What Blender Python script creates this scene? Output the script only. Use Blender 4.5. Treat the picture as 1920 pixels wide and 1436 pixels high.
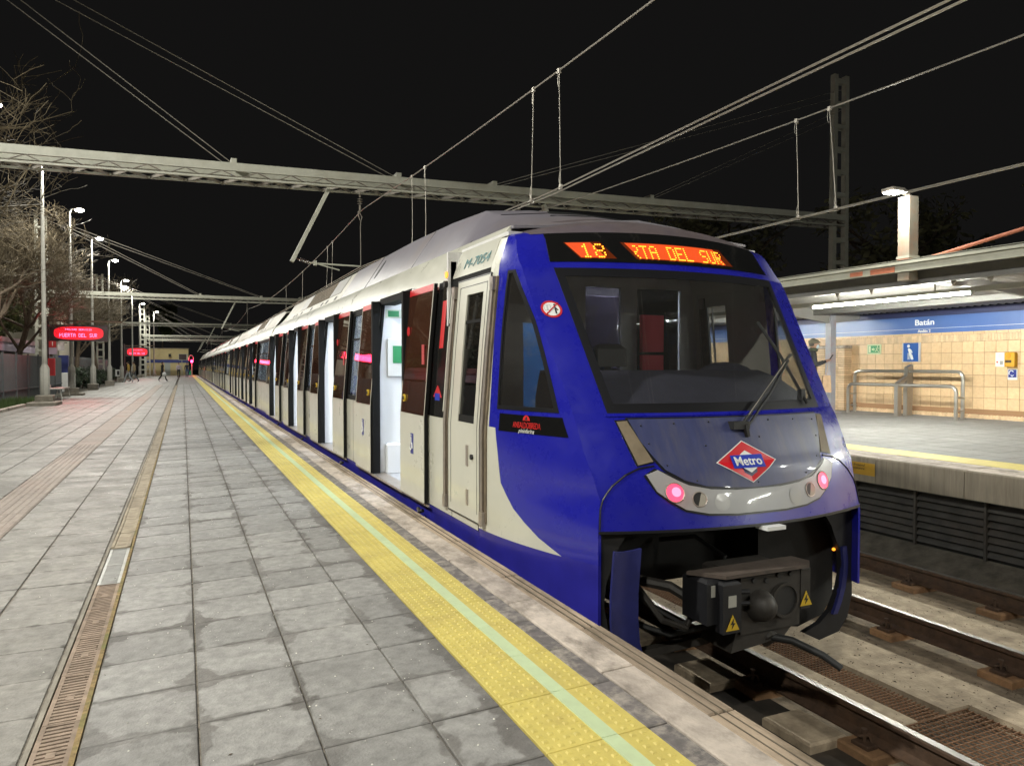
import bpy, bmesh, math, random
from mathutils import Vector, Matrix
R = math.radians
for o in list(bpy.data.objects): bpy.data.objects.remove(o)
S = bpy.context.scene
C = S.collection
rnd = random.Random(7)

# ------------------------------------------------------------------ camera, sky, exposure
cd = bpy.data.cameras.new('camera'); cam = bpy.data.objects.new('camera', cd); C.objects.link(cam)
cd.sensor_width = 36.0; cd.lens = 25.99; cd.clip_start = 0.05; cd.clip_end = 2000
cam.location = (0, 0, 1.366); cam.rotation_euler = (R(90 - 1.31), 0, R(-24.0))
S.camera = cam
S.render.resolution_x = 1024; S.render.resolution_y = 765
W = bpy.data.worlds.new('World'); S.world = W; W.use_nodes = True
wn = W.node_tree.nodes; wn.clear()
wo = wn.new('ShaderNodeOutputWorld'); wb = wn.new('ShaderNodeBackground')
wb.inputs[0].default_value = (0.0085, 0.0082, 0.0080, 1); wb.inputs[1].default_value = 0.75   # clear night over a city
W.node_tree.links.new(wb.outputs[0], wo.inputs[0])
S.view_settings.view_transform = 'Standard'; S.view_settings.look = 'None'
S.view_settings.exposure = 0.0; S.view_settings.gamma = 1.0
S.view_settings.use_curve_mapping = False
S.cycles.use_denoising = True
S.cycles.max_bounces = 8; S.cycles.transparent_max_bounces = 16
S.cycles.sample_clamp_indirect = 4.0
LAMP_W = 1880.0      # street lamp heads over the platform
FLOOD_W = 330.0
TUBE_E = 520.0
COOL = (1.0, 0.985, 0.89)

# ------------------------------------------------------------------ materials
MATS = {}
def mat(name, col, rough=0.6, metal=0.0, spec=0.5, emit=None, estr=0.0, noise=0.0, nscale=8.0, bump=0.0, bscale=60.0,
        rand=0.0, dirt=None, dscale=3.0, damt=0.5, stretch=None, coat=0.0, rvar=0.0):
    """principled material; noise = colour mottling, rand = per object/island shade, dirt = (colour) blotches"""
    if name in MATS: return MATS[name]
    m = bpy.data.materials.new(name); m.use_nodes = True
    nt = m.node_tree; N = nt.nodes; L = nt.links
    b = N['Principled BSDF']
    b.inputs['Base Color'].default_value = (*col, 1); b.inputs['Roughness'].default_value = rough
    b.inputs['Metallic'].default_value = metal; b.inputs['Specular IOR Level'].default_value = spec
    b.inputs['Coat Weight'].default_value = coat; b.inputs['Coat Roughness'].default_value = 0.06
    if emit:
        b.inputs['Emission Color'].default_value = (*emit, 1); b.inputs['Emission Strength'].default_value = estr
    geo = N.new('ShaderNodeNewGeometry')
    pos = geo.outputs['Position']
    if stretch:
        mp = N.new('ShaderNodeVectorMath'); mp.operation = 'MULTIPLY'; mp.inputs[1].default_value = stretch
        L.new(pos, mp.inputs[0]); pos = mp.outputs[0]
    cur = None
    if rvar > 0:
        rn = N.new('ShaderNodeTexNoise'); rn.inputs['Scale'].default_value = 2.6; rn.inputs['Detail'].default_value = 9; rn.inputs['Roughness'].default_value = .75; L.new(pos, rn.inputs['Vector'])
        rr = N.new('ShaderNodeMapRange'); rr.inputs[1].default_value = .35; rr.inputs[2].default_value = .7; rr.inputs[3].default_value = rough; rr.inputs[4].default_value = min(1, rough + rvar); L.new(rn.outputs[0], rr.inputs[0]); L.new(rr.outputs[0], b.inputs['Roughness'])
    def mixc(fac, a, bcol, mode='MIX'):
        x = N.new('ShaderNodeMix'); x.data_type = 'RGBA'; x.blend_type = mode
        if isinstance(fac, float): x.inputs[0].default_value = fac
        else: L.new(fac, x.inputs[0])
        for i, v in ((6, a), (7, bcol)):
            if isinstance(v, tuple): x.inputs[i].default_value = (*v, 1)
            else: L.new(v, x.inputs[i])
        return x.outputs[2]
    cur = col
    if noise > 0:
        n = N.new('ShaderNodeTexNoise'); n.inputs['Scale'].default_value = nscale; n.inputs['Detail'].default_value = 6
        n.inputs['Roughness'].default_value = 0.65
        L.new(pos, n.inputs['Vector'])
        r = N.new('ShaderNodeMapRange'); r.inputs[1].default_value = 0.3; r.inputs[2].default_value = 0.7
        r.inputs[3].default_value = 0; r.inputs[4].default_value = 1; L.new(n.outputs[0], r.inputs[0])
        lo = tuple(c * (1 - noise) for c in col); hi = tuple(min(1, c * (1 + noise)) for c in col)
        cur = mixc(r.outputs[0], lo, hi)
    if rand > 0:
        oi = N.new('ShaderNodeObjectInfo')
        add = N.new('ShaderNodeMath'); add.operation = 'ADD'
        L.new(oi.outputs['Random'], add.inputs[0]); L.new(geo.outputs['Random Per Island'], add.inputs[1])
        fr = N.new('ShaderNodeMath'); fr.operation = 'FRACT'; L.new(add.outputs[0], fr.inputs[0])
        r2 = N.new('ShaderNodeMapRange'); r2.inputs[3].default_value = 1 - rand; r2.inputs[4].default_value = 1 + rand
        L.new(fr.outputs[0], r2.inputs[0])
        cc = N.new('ShaderNodeCombineColor')
        for i in range(3): L.new(r2.outputs[0], cc.inputs[i])
        cur = mixc(1.0, cur, cc.outputs[0], 'MULTIPLY')
    if dirt:
        n2 = N.new('ShaderNodeTexNoise'); n2.inputs['Scale'].default_value = dscale; n2.inputs['Detail'].default_value = 8
        n2.inputs['Roughness'].default_value = 0.7; L.new(pos, n2.inputs['Vector'])
        r3 = N.new('ShaderNodeMapRange'); r3.inputs[1].default_value = 0.48; r3.inputs[2].default_value = 0.72
        r3.inputs[3].default_value = 0; r3.inputs[4].default_value = damt; L.new(n2.outputs[0], r3.inputs[0])
        cur = mixc(r3.outputs[0], cur, dirt)
    if not isinstance(cur, tuple): L.new(cur, b.inputs['Base Color'])
    if bump > 0:
        n3 = N.new('ShaderNodeTexNoise'); n3.inputs['Scale'].default_value = bscale; n3.inputs['Detail'].default_value = 4
        L.new(geo.outputs['Position'], n3.inputs['Vector'])
        bp = N.new('ShaderNodeBump'); bp.inputs['Strength'].default_value = bump; bp.inputs['Distance'].default_value = 0.01
        L.new(n3.outputs[0], bp.inputs['Height']); L.new(bp.outputs[0], b.inputs['Normal'])
    MATS[name] = m
    return m

def glass(name, tint, dens, refl=1.0, rough=0.02, dust=0.0):
    """thin sheet of glass: tinted see-through plus fresnel gloss, and a film of dust"""
    if name in MATS: return MATS[name]
    m = bpy.data.materials.new(name); m.use_nodes = True
    nt = m.node_tree; N = nt.nodes; L = nt.links; N.clear()
    out = N.new('ShaderNodeOutputMaterial')
    tr = N.new('ShaderNodeBsdfTransparent'); tr.inputs[0].default_value = (*tint, 1)
    df = N.new('ShaderNodeBsdfDiffuse'); df.inputs[0].default_value = (*dens, 1)
    gl = N.new('ShaderNodeBsdfGlossy'); gl.inputs['Roughness'].default_value = rough; gl.inputs[0].default_value = (refl, refl, refl, 1)
    fr = N.new('ShaderNodeFresnel')
    gb = N.new('ShaderNodeNewGeometry'); ir = N.new('ShaderNodeMapRange'); ir.inputs[3].default_value = 1.5; ir.inputs[4].default_value = 1 / 1.5
    L.new(gb.outputs['Backfacing'], ir.inputs[0]); L.new(ir.outputs[0], fr.inputs[0])
    m1 = N.new('ShaderNodeMixShader'); m2 = N.new('ShaderNodeMixShader')
    ns = N.new('ShaderNodeTexNoise'); ns.inputs['Scale'].default_value = 1.3; ns.inputs['Detail'].default_value = 10
    geo = N.new('ShaderNodeNewGeometry'); L.new(geo.outputs['Position'], ns.inputs['Vector'])
    mr = N.new('ShaderNodeMapRange'); mr.inputs[1].default_value = .3; mr.inputs[2].default_value = .75
    mr.inputs[3].default_value = dust * .6; mr.inputs[4].default_value = dust; L.new(ns.outputs[0], mr.inputs[0])
    L.new(mr.outputs[0], m1.inputs[0]); L.new(tr.outputs[0], m1.inputs[1]); L.new(df.outputs[0], m1.inputs[2])
    L.new(fr.outputs[0], m2.inputs[0]); L.new(m1.outputs[0], m2.inputs[1]); L.new(gl.outputs[0], m2.inputs[2])
    L.new(m2.outputs[0], out.inputs[0])
    MATS[name] = m
    return m

def emis(name, col, s):
    if name in MATS: return MATS[name]
    m = bpy.data.materials.new(name); m.use_nodes = True
    N = m.node_tree.nodes; b = N['Principled BSDF']
    b.inputs['Base Color'].default_value = (0.02, 0.02, 0.02, 1)
    b.inputs['Emission Color'].default_value = (*col, 1); b.inputs['Emission Strength'].default_value = s
    MATS[name] = m
    return m

# ------------------------------------------------------------------ building helpers
def world_loc(o):
    v = Vector((0, 0, 0))
    while o is not None:
        v += o.location; o = o.parent
    return v

class MB:
    def __init__(s): s.v = []; s.f = []
    def add(s, vs, fs):
        k = len(s.v); s.v += [tuple(v) for v in vs]; s.f += [tuple(i + k for i in f) for f in fs]; return s
    def box(s, x0, x1, y0, y1, z0, z1, slope=0.0):
        vs = [(x, y, z + slope * x) for z in (z0, z1) for y in (y0, y1) for x in (x0, x1)]
        return s.add(vs, [(0, 2, 3, 1), (4, 5, 7, 6), (0, 1, 5, 4), (2, 6, 7, 3), (0, 4, 6, 2), (1, 3, 7, 5)])
    def cbox(s, x0, x1, y0, y1, z0, z1, c=0.006):
        """box with chamfered top edges"""
        vs = [(x0, y0, z0), (x1, y0, z0), (x1, y1, z0), (x0, y1, z0), (x0, y0, z1 - c), (x1, y0, z1 - c), (x1, y1, z1 - c), (x0, y1, z1 - c),
              (x0 + c, y0 + c, z1), (x1 - c, y0 + c, z1), (x1 - c, y1 - c, z1), (x0 + c, y1 - c, z1)]
        fs = [(0, 3, 2, 1), (8, 9, 10, 11)]
        for i in range(4):
            j = (i + 1) % 4; fs += [(i, j, 4 + j, 4 + i), (4 + i, 4 + j, 8 + j, 8 + i)]
        return s.add(vs, fs)
    def beam(s, a, b, w, h=None, up=(0, 0, 1)):
        """square bar from a to b"""
        h = h or w; a = Vector(a); b = Vector(b); d = (b - a).normalized(); u = Vector(up)
        if abs(d.dot(u)) > .98: u = Vector((0, 1, 0))
        r = d.cross(u).normalized(); u = r.cross(d)
        vs = [p + r * (w / 2 * i) + u * (h / 2 * j) for p in (a, b) for i, j in ((-1, -1), (1, -1), (1, 1), (-1, 1))]
        return s.add(vs, [(0, 1, 2, 3), (7, 6, 5, 4), (0, 4, 5, 1), (1, 5, 6, 2), (2, 6, 7, 3), (3, 7, 4, 0)])
    def tube(s, pts, r, n=8, caps=True):
        """round bar through points; r is a number or one per point"""
        pts = [Vector(p) for p in pts]; rs = r if isinstance(r, (list, tuple)) else [r] * len(pts)
        base = len(s.v); prev = None
        for i, p in enumerate(pts):
            d = (pts[min(i + 1, len(pts) - 1)] - pts[max(i - 1, 0)]).normalized()
            if prev is None:
                u = Vector((0, 0, 1)) if abs(d.z) < .9 else Vector((0, 1, 0))
                a = d.cross(u).normalized()
            else:
                a = (prev - d * prev.dot(d)).normalized()
            prev = a; b = d.cross(a)
            for k in range(n):
                t = 2 * math.pi * k / n; s.v.append(tuple(p + (a * math.cos(t) + b * math.sin(t)) * rs[i]))
        for i in range(len(pts) - 1):
            for k in range(n):
                k2 = (k + 1) % n; o = base + i * n
                s.f.append((o + k, o + k2, o + n + k2, o + n + k))
        if caps:
            s.f.append(tuple(base + k for k in reversed(range(n)))); s.f.append(tuple(base + (len(pts) - 1) * n + k for k in range(n)))
        return s
    def lathe(s, c, prof, n=16, axis='z'):
        """profile of (radius, height) turned about an axis through c"""
        base = len(s.v); c = Vector(c)
        for r, h in prof:
            for k in range(n):
                t = 2 * math.pi * k / n; x, y = r * math.cos(t), r * math.sin(t)
                p = {'z': (x, y, h), 'y': (x, h, y), 'x': (h, x, y)}[axis]; s.v.append(tuple(c + Vector(p)))
        for i in range(len(prof) - 1):
            for k in range(n):
                k2 = (k + 1) % n; o = base + i * n; s.f.append((o + k, o + k2, o + n + k2, o + n + k))
        s.f.append(tuple(base + k for k in reversed(range(n)))); s.f.append(tuple(base + (len(prof) - 1) * n + k for k in range(n)))
        return s
    def prism(s, poly, vec):
        """extrude a 3D polygon along vec"""
        n = len(poly); v = Vector(vec); vs = [Vector(p) for p in poly] + [Vector(p) + v for p in poly]
        fs = [tuple(range(n)), tuple(reversed(range(n, 2 * n)))] + [(i, n + i, n + (i + 1) % n, (i + 1) % n) for i in range(n)]
        return s.add(vs, fs)
    def grid(s, P, vec):
        """slab: P[i][j] outer surface points, vec = offset to the inner surface"""
        n, m = len(P), len(P[0]); v = Vector(vec)
        a = [Vector(p) for row in P for p in row]; vs = a + [p + v for p in a]; k = n * m; fs = []
        for i in range(n - 1):
            for j in range(m - 1):
                q = (i * m + j, i * m + j + 1, (i + 1) * m + j + 1, (i + 1) * m + j)
                fs += [q, tuple(x + k for x in reversed(q))]
        rim = [j for j in range(m)] + [i * m + m - 1 for i in range(1, n)] + [(n - 1) * m + j for j in range(m - 2, -1, -1)] + [i * m for i in range(n - 2, 0, -1)]
        for x, y in zip(rim, rim[1:] + rim[:1]): fs.append((y, x, x + k, y + k))
        return s.add(vs, fs)
    def ball(s, c, r, n=12, m=8, sc=(1, 1, 1)):
        prof = [(math.sin(math.pi * i / m) * r + 1e-4, -math.cos(math.pi * i / m) * r) for i in range(m + 1)]
        b = len(s.v); s.lathe((0, 0, 0), prof, n)
        for i in range(b, len(s.v)):
            x, y, z = s.v[i]; s.v[i] = (c[0] + x * sc[0], c[1] + y * sc[1], c[2] + z * sc[2])
        return s
    def build(s, name, m, parent=None, smooth=False, origin=None, fix=True):
        me = bpy.data.meshes.new(name)
        o0 = world_loc(parent) if parent is not None else Vector((0, 0, 0))
        loc = Vector(origin) if origin is not None else o0
        me.from_pydata([(x - loc.x, y - loc.y, z - loc.z) for x, y, z in s.v], [], s.f)
        if m is not None: me.materials.append(m)
        if fix:
            bm = bmesh.new(); bm.from_mesh(me); bmesh.ops.recalc_face_normals(bm, faces=bm.faces); bm.to_mesh(me); bm.free()
        if smooth:
            me.polygons.foreach_set('use_smooth', [True] * len(me.polygons))
            try: me.set_sharp_from_angle(angle=R(38))
            except Exception: pass
        o = bpy.data.objects.new(name, me); C.objects.link(o)
        o.parent = parent; o.location = loc - o0
        return o

def tag(o, label=None, cat=None, group=None, kind=None):
    if label: o['label'] = label
    if cat: o['category'] = cat
    if group: o['group'] = group
    if kind: o['kind'] = kind
    return o
def thing(name, label, cat, loc=(0, 0, 0), group=None):
    o = bpy.data.objects.new(name, None); C.objects.link(o); o.location = loc; o.empty_display_size = .1
    return tag(o, label, cat, group)
def struct(o): o['kind'] = 'structure'; return o
def piece(name, me, parent, loc, rot=(0, 0, 0), scale=None):
    """another object on shared mesh data, placed at a world point under its parent"""
    o = bpy.data.objects.new(name, me); C.objects.link(o); o.parent = parent
    o.location = Vector(loc) - world_loc(parent) if parent is not None else loc
    o.rotation_euler = rot
    if scale: o.scale = scale
    return o
def copy_tree(o, parent=None):
    c = o.copy(); C.objects.link(c)
    if parent is not None: c.parent = parent
    for ch in list(o.children): copy_tree(ch, c)
    return c
def text(name, body, m, parent, loc, size, rot, ext=0.002, align='CENTER', sx=1.0, shear=0.0, bold=0.0):
    cu = bpy.data.curves.new(name, 'FONT'); cu.body = body; cu.size = size; cu.extrude = ext; cu.align_x = align; cu.align_y = 'CENTER'
    cu.shear = shear; cu.offset = bold; cu.resolution_u = 3
    t = bpy.data.objects.new(name, cu); C.objects.link(t)
    bpy.context.view_layer.update()
    me = bpy.data.meshes.new_from_object(t.evaluated_get(bpy.context.evaluated_depsgraph_get()))
    bpy.data.objects.remove(t); bpy.data.curves.remove(cu)
    me.name = name; me.materials.clear(); me.materials.append(m)
    o = bpy.data.objects.new(name, me); C.objects.link(o); o.parent = parent
    o.location = Vector(loc) - (world_loc(parent) if parent is not None else Vector((0, 0, 0)))
    o.rotation_euler = rot; o.scale = (sx, 1, 1)
    return o
def interp(x, xs, ys):
    if x <= xs[0]: return ys[0]
    for a, b, c, d in zip(xs, xs[1:], ys, ys[1:]):
        if x <= b: return c + (d - c) * (x - a) / (b - a)
    return ys[-1]
def frange(a, b, n): return [a + (b - a) * i / n for i in range(n + 1)]

FONT57 = {'A': '01110100011000111111100011000110001', 'B': '11110100011000111110100011000111110', 'C': '01110100011000010000100001000101110',
 'D': '11110100011000110001100011000111110', 'E': '11111100001000011110100001000011111', 'I': '01110001000010000100001000010001110', 'L': '10000100001000010000100001000011111',
 'M': '10001110111010110101100011000110001', 'N': '10001110011010110011100011000110001', 'O': '01110100011000110001100011000101110', 'P': '11110100011000111110100001000010000',
 'R': '11110100011000111110101001001010001', 'S': '01111100001000001110000010000111110', 'T': '11111001000010000100001000010000100', 'U': '10001100011000110001100011000101110',
 'X': '10001100010101000100010101000110001', 'V': '10001100011000110001100010101000100', '1': '00100011000010000100001000010001110', '8': '01110100011000101110100011000101110', ' ': '0' * 35, '2': '01110100010000100010001000100011111',
 '4': '00010001100101010010111110001000010', 'Z': '11111000010001000100010001000011111', 'F': '11111100001000011110100001000010000'}
def dots(body, place, pitch, size, skip=0):
    """LED dots: place(u, v) maps matrix metres to (point, right, up) of the panel"""
    mb = MB(); col = 0
    for ch in body:
        bits = FONT57.get(ch, '0' * 35)
        for r_ in range(7):
            for c_ in range(5):
                if bits[r_ * 5 + c_] == '1' and col + c_ >= skip:
                    p, a, b = place((col + c_) * pitch, (6 - r_) * pitch)
                    h = size / 2
                    mb.add([p - a * h - b * h, p + a * h - b * h, p + a * h + b * h, p - a * h + b * h], [(0, 1, 2, 3)])
        col += 6
    return mb
# ------------------------------------------------------------------ shared materials
def paving_mat(name, col, x0, y0, stains):
    """grey terrazzo slab; damp dark stains that hug the joints"""
    m = mat(name, col, 0.48, spec=0.45, rvar=.3, noise=0.27, nscale=17, rand=0.16, dirt=tuple(c * 0.58 for c in col), dscale=1.7, damt=0.6, bump=0.45, bscale=90)
    nt = m.node_tree; N = nt.nodes; L = nt.links; b = N['Principled BSDF']
    geo = N.new('ShaderNodeNewGeometry'); sp = N.new('ShaderNodeSeparateXYZ'); L.new(geo.outputs['Position'], sp.inputs[0])
    def M(op, a, b_=None, c=None):
        x = N.new('ShaderNodeMath'); x.operation = op
        for i, v in enumerate((a, b_, c)):
            if v is None: continue
            if isinstance(v, (int, float)): x.inputs[i].default_value = v
            else: L.new(v, x.inputs[i])
        return x.outputs[0]
    def edge(o, p0):
        f = M('FRACT', M('DIVIDE', M('SUBTRACT', o, p0 - 400.0), 0.4))
        return M('MULTIPLY', M('MINIMUM', f, M('SUBTRACT', 1.0, f)), 0.4)
    ex = edge(sp.outputs[0], x0); ey = edge(sp.outputs[1], y0)
    d = M('MINIMUM', M('MULTIPLY', ex, 1.0), M('MULTIPLY', ey, 1.25))
    corner = M('SQRT', M('ADD', M('MULTIPLY', ex, ex), M('MULTIPLY', ey, ey)))
    n = N.new('ShaderNodeTexNoise'); n.inputs['Scale'].default_value = 2.2; n.inputs['Detail'].default_value = 5; L.new(geo.outputs['Position'], n.inputs['Vector'])
    n2 = N.new('ShaderNodeTexNoise'); n2.inputs['Scale'].default_value = 11; n2.inputs['Detail'].default_value = 5; L.new(geo.outputs['Position'], n2.inputs['Vector'])
    w = M('ADD', M('MULTIPLY', M('SUBTRACT', n.outputs[0], 0.40), 0.22 * stains), M('MULTIPLY', M('SUBTRACT', n2.outputs[0], 0.5), 0.10))
    s1 = M('SUBTRACT', w, d); s2 = M('SUBTRACT', M('ADD', M('MULTIPLY', w, 1.6), 0.03), corner)
    st = N.new('ShaderNodeMapRange'); st.inputs[1].default_value = -0.002; st.inputs[2].default_value = 0.015
    smax = M('MAXIMUM', s1, s2)
    if stains >= 1.0:
        s3 = M('SUBTRACT', M('ADD', M('MULTIPLY', w, 1.3), .035), M('ABSOLUTE', M('SUBTRACT', sp.outputs[0], 1.127))); smax = M('MAXIMUM', smax, s3)
    L.new(smax, st.inputs[0])
    n4 = N.new('ShaderNodeTexNoise'); n4.inputs['Scale'].default_value = .9; n4.inputs['Detail'].default_value = 3; L.new(geo.outputs['Position'], n4.inputs['Vector'])
    st4 = N.new('ShaderNodeMapRange'); st4.inputs[1].default_value = .35; st4.inputs[2].default_value = .62; st4.inputs[3].default_value = .35; st4.inputs[4].default_value = 1.0; L.new(n4.outputs[0], st4.inputs[0])
    src = b.inputs['Base Color'].links[0].from_socket
    mx = N.new('ShaderNodeMix'); mx.data_type = 'RGBA'; mx.blend_type = 'MULTIPLY'
    L.new(M('MULTIPLY', M('MULTIPLY', st.outputs[0], st4.outputs[0]), 0.95), mx.inputs[0]); L.new(src, mx.inputs[6]); mx.inputs[7].default_value = (0.42, 0.395, 0.38, 1)
    L.new(mx.outputs[2], b.inputs['Base Color'])
    return m
m_pave = paving_mat('paving', (0.262, 0.254, 0.242), 0.043, 0.24, 1.0)
m_pave_l = paving_mat('paving_left', (0.235, 0.222, 0.202), -0.54, 0.21, 0.25)
m_pave_far = mat('paving_far', (0.215, 0.207, 0.20), 0.7, noise=.14, nscale=9, rand=.10, dirt=(0.13, 0.12, 0.115), dscale=1.2, damt=.5)
m_joint = mat('joint_grout', (0.15, 0.13, 0.105), 0.9, noise=.5, nscale=30)
m_rib = mat('ribbed_tile', (0.30, 0.25, 0.215), 0.7, noise=.2, nscale=20, rand=.12, dirt=(0.33, 0.2, 0.16), dscale=.8, damt=.4)
m_yel = mat('tactile_yellow', (0.56, 0.46, 0.125), 0.55, noise=.10, nscale=12, rand=.05, dirt=(0.36, 0.27, 0.09), dscale=4, damt=.5)
m_green = mat('guide_strip', (0.50, 0.60, 0.36), 0.5, noise=.06, nscale=14, dirt=(0.35, 0.38, 0.24), dscale=6, damt=.3)
m_dark = mat('edge_slab', (0.14, 0.125, 0.12), 0.75, noise=.3, nscale=18, rand=.15, dirt=(0.42, 0.37, 0.31), dscale=9, damt=.85)
m_kerb = mat('kerb_stone', (0.46, 0.395, 0.34), 0.8, noise=.25, nscale=12, rand=.14, dirt=(0.12, 0.098, 0.08), dscale=4.5, damt=1.0, stretch=(1, .6, 1), bump=.4, bscale=70)
m_edge = mat('edge_stone', (0.31, 0.24, 0.175), 0.85, noise=.4, nscale=11, rand=.2, dirt=(0.095, 0.07, 0.04), dscale=7, damt=1.0, stretch=(1, .22, 1), bump=.5, bscale=60)
m_conc = mat('concrete', (0.26, 0.235, 0.195), 0.85, noise=.25, nscale=6, dirt=(0.12, 0.10, 0.08), dscale=2.2, damt=.7, bump=.4, bscale=40)
m_conc_face = mat('concrete_face', (0.25, 0.215, 0.165), 0.85, noise=.22, nscale=5, dirt=(0.15, 0.12, 0.09), dscale=4, damt=.7, stretch=(3, 3, .25))
m_bed = mat('track_concrete', (0.40, 0.32, 0.225), 0.9, noise=.28, nscale=9, dirt=(0.15, 0.11, 0.075), dscale=2.2, damt=.9, bump=.5, bscale=45)
m_dirt = mat('track_dirt', (0.10, 0.085, 0.065), 0.95, noise=.5, nscale=5, bump=.6, bscale=30)
m_rust = mat('rusty_steel', (0.085, 0.052, 0.034), 0.7, metal=.3, noise=.4, nscale=12, dirt=(0.14, 0.075, 0.04), dscale=5, damt=.7)
m_railtop = mat('polished_rail', (0.27, 0.255, 0.24), 0.42, metal=1.0, noise=.1, nscale=9, stretch=(1, .2, 1))
m_steel = mat('brushed_steel', (0.50, 0.48, 0.45), 0.32, metal=.9, noise=.06, nscale=10)
m_galv = mat('painted_steel', (0.43, 0.43, 0.36), 0.55, noise=.10, nscale=5, dirt=(0.30, 0.27, 0.2), dscale=1.5, damt=.5)
m_galv_d = mat('weathered_steel', (0.23, 0.21, 0.18), 0.65, noise=.2, nscale=6, dirt=(0.16, 0.09, 0.06), dscale=2, damt=.5)
m_wire = mat('wire', (0.42, 0.39, 0.34), 0.45, metal=.6)
m_copper = mat('contact_wire', (0.50, 0.46, 0.39), 0.35, metal=.8)
m_black = mat('black_rubber', (0.012, 0.012, 0.012), 0.6)
m_blk = mat('black_gloss', (0.008, 0.008, 0.008), 0.12)
m_white = mat('white_paint', (0.74, 0.74, 0.72), 0.45, noise=.05, nscale=6)
m_red = mat('red_paint', (0.52, 0.02, 0.025), 0.4)
m_grate = mat('drain_iron', (0.30, 0.225, 0.17), 0.75, metal=.2, noise=.3, nscale=15, rand=.1, dirt=(0.12, 0.09, 0.06), dscale=7, damt=.5)
m_grate2 = mat('drain_zinc', (0.36, 0.36, 0.34), 0.5, metal=.4, noise=.15, nscale=15)

# ------------------------------------------------------------------ ground
g = MB(); g.box(-400, 400, -150, 600, -1.75, -1.45)
ground = struct(g.build('ground', m_dirt))
SL, X0 = 0.0345, 0.043
def zp(x): return SL * (x - X0) if x > -0.36 else -0.018 + 0.002 * (x + .36)

# ------------------------------------------------------------------ near platform and its paving
pl = MB()
pl.add([(x, y, z) for y in (-25, 122) for x, z in ((-5.1, -.034), (-.525, -.024), (-.525, -.13), (-.362, -.13), (-.362, zp(-.357) - .007), (1.9, zp(1.9) - .022), (1.9, -1.5), (-5.1, -1.5))],
       [(0, 1, 9, 8), (1, 2, 10, 9), (2, 3, 11, 10), (3, 4, 12, 11), (4, 5, 13, 12), (5, 6, 14, 13), (6, 7, 15, 14), (7, 0, 8, 15), (7, 6, 5, 4, 3, 2, 1, 0), (8, 9, 10, 11, 12, 13, 14, 15)])
platform = struct(pl.build('platform', m_joint))
def slab_mesh(name, w, l, m, slope, t=0.03, c=0.004, gap=0.004, ribs=0):
    b = MB(); b.cbox(gap, w - gap, gap, l - gap, -t, 0.0, c)
    for i in range(ribs):
        x = w * (i + .5) / ribs; b.add([(x - .022, gap, -.001), (x + .022, gap, -.001), (x + .022, l - gap, -.001), (x - .022, l - gap, -.001), (x - .014, gap, .004), (x + .014, gap, .004), (x + .014, l - gap, .004), (x - .014, l - gap, .004)],
                                       [(4, 5, 6, 7), (0, 1, 5, 4), (2, 3, 7, 6), (1, 2, 6, 5), (3, 0, 4, 7)])
    b.v = [(x, y, z + slope * x) for x, y, z in b.v]
    o = b.build(name, m); me = o.data; bpy.data.objects.remove(o); return me
cols = [(-.357, .4, 'R'), (.043, .4, 'R'), (.443, .4, 'R'), (.843, .284, 'R')]
cols += [(-.94, .4, 'L'), (-1.75, .4, 'B')] + [(-1.345, .4, 'L')][:0] + [(-2.15 - .4 * i, .4, 'L') for i in range(8)]
cols += [(-1.345, .4, 'X')]
meshes = {(.4, 'R'): slab_mesh('slab', .4, .4, m_pave, SL), (.284, 'R'): slab_mesh('slab_cut', .284, .4, m_pave, SL), (.4, 'L'): slab_mesh('slab_left', .4, .4, m_pave_l, .002, gap=.0025, c=.003), (.4, 'B'): slab_mesh('slab_ribbed', .4, .4, m_rib, .002, ribs=6)}
def in_view(x, y):
    f = x * .4067 + y * .9135; r = x * .9135 - y * .4067
    return f > .8 and abs(r) < f * .86
spots = []
for x, w, k in cols:
    if k == 'X': continue
    y0 = .24 if k == 'R' else .21
    for i in range(2, 150):
        y = y0 + .4 * i
        if in_view(x + .2, y + .2): spots.append((math.hypot(x + .2, y), x, y, w, k))
# the strip beside the ribbed band is laid with the same slab as its neighbours
spots += [(math.hypot(-1.14, .21 + .4 * i), -1.345, .21 + .4 * i, .4, 'L') for i in range(2, 150) if in_view(-1.14, .41 + .4 * i)]
spots.sort()
stuff = {'R': MB(), 'L': MB(), 'B': MB()}
for n, (d, x, y, w, k) in enumerate(spots):
    if n < 300:
        piece('ribbed_tile' if k == 'B' else 'paving_slab', meshes[(w, k)], platform, (x, y, zp(x) + rnd.uniform(-.0015, .0015)))
    else:
        b = stuff[k]; z = zp(x); s_ = SL if k == 'R' else .002; q = len(b.v)
        b.cbox(x + .004, x + w - .004, y + .004, y + .396, -.03, 0, .004)
        b.v[q:] = [(a, c, e + z + s_ * (a - x)) for a, c, e in b.v[q:]]
for k, nm, m in (('R', 'paving_field', m_pave), ('L', 'side_paving_field', m_pave_l), ('B', 'ribbed_band', m_rib)):
    tag(stuff[k].build(nm, m, platform), kind='stuff')
far = MB()
far.add([(-5.1, 60.2, -.028), (-.525, 60.2, -.018), (-.525, 122, -.018), (-5.1, 122, -.028)], [(0, 1, 2, 3)])
far.add([(-.357, 60.2, zp(-.357)), (1.127, 60.2, zp(1.127)), (1.127, 122, zp(1.127)), (-.357, 122, zp(-.357))], [(0, 1, 2, 3)])
far.build('far_paving', m_pave_l, platform)
nearp = MB()
nearp.add([(-5.1, -25, -.028), (-.525, -25, -.018), (-.525, 1.0, -.018), (-5.1, 1.0, -.028)], [(0, 1, 2, 3)])
nearp.add([(-.357, -25, zp(-.357)), (1.127, -25, zp(1.127)), (1.127, 1.03, zp(1.127)), (-.357, 1.03, zp(-.357))], [(0, 1, 2, 3)])
nearp.build('paving_behind_camera', m_pave_l, platform).name = 'rear_paving'
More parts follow.
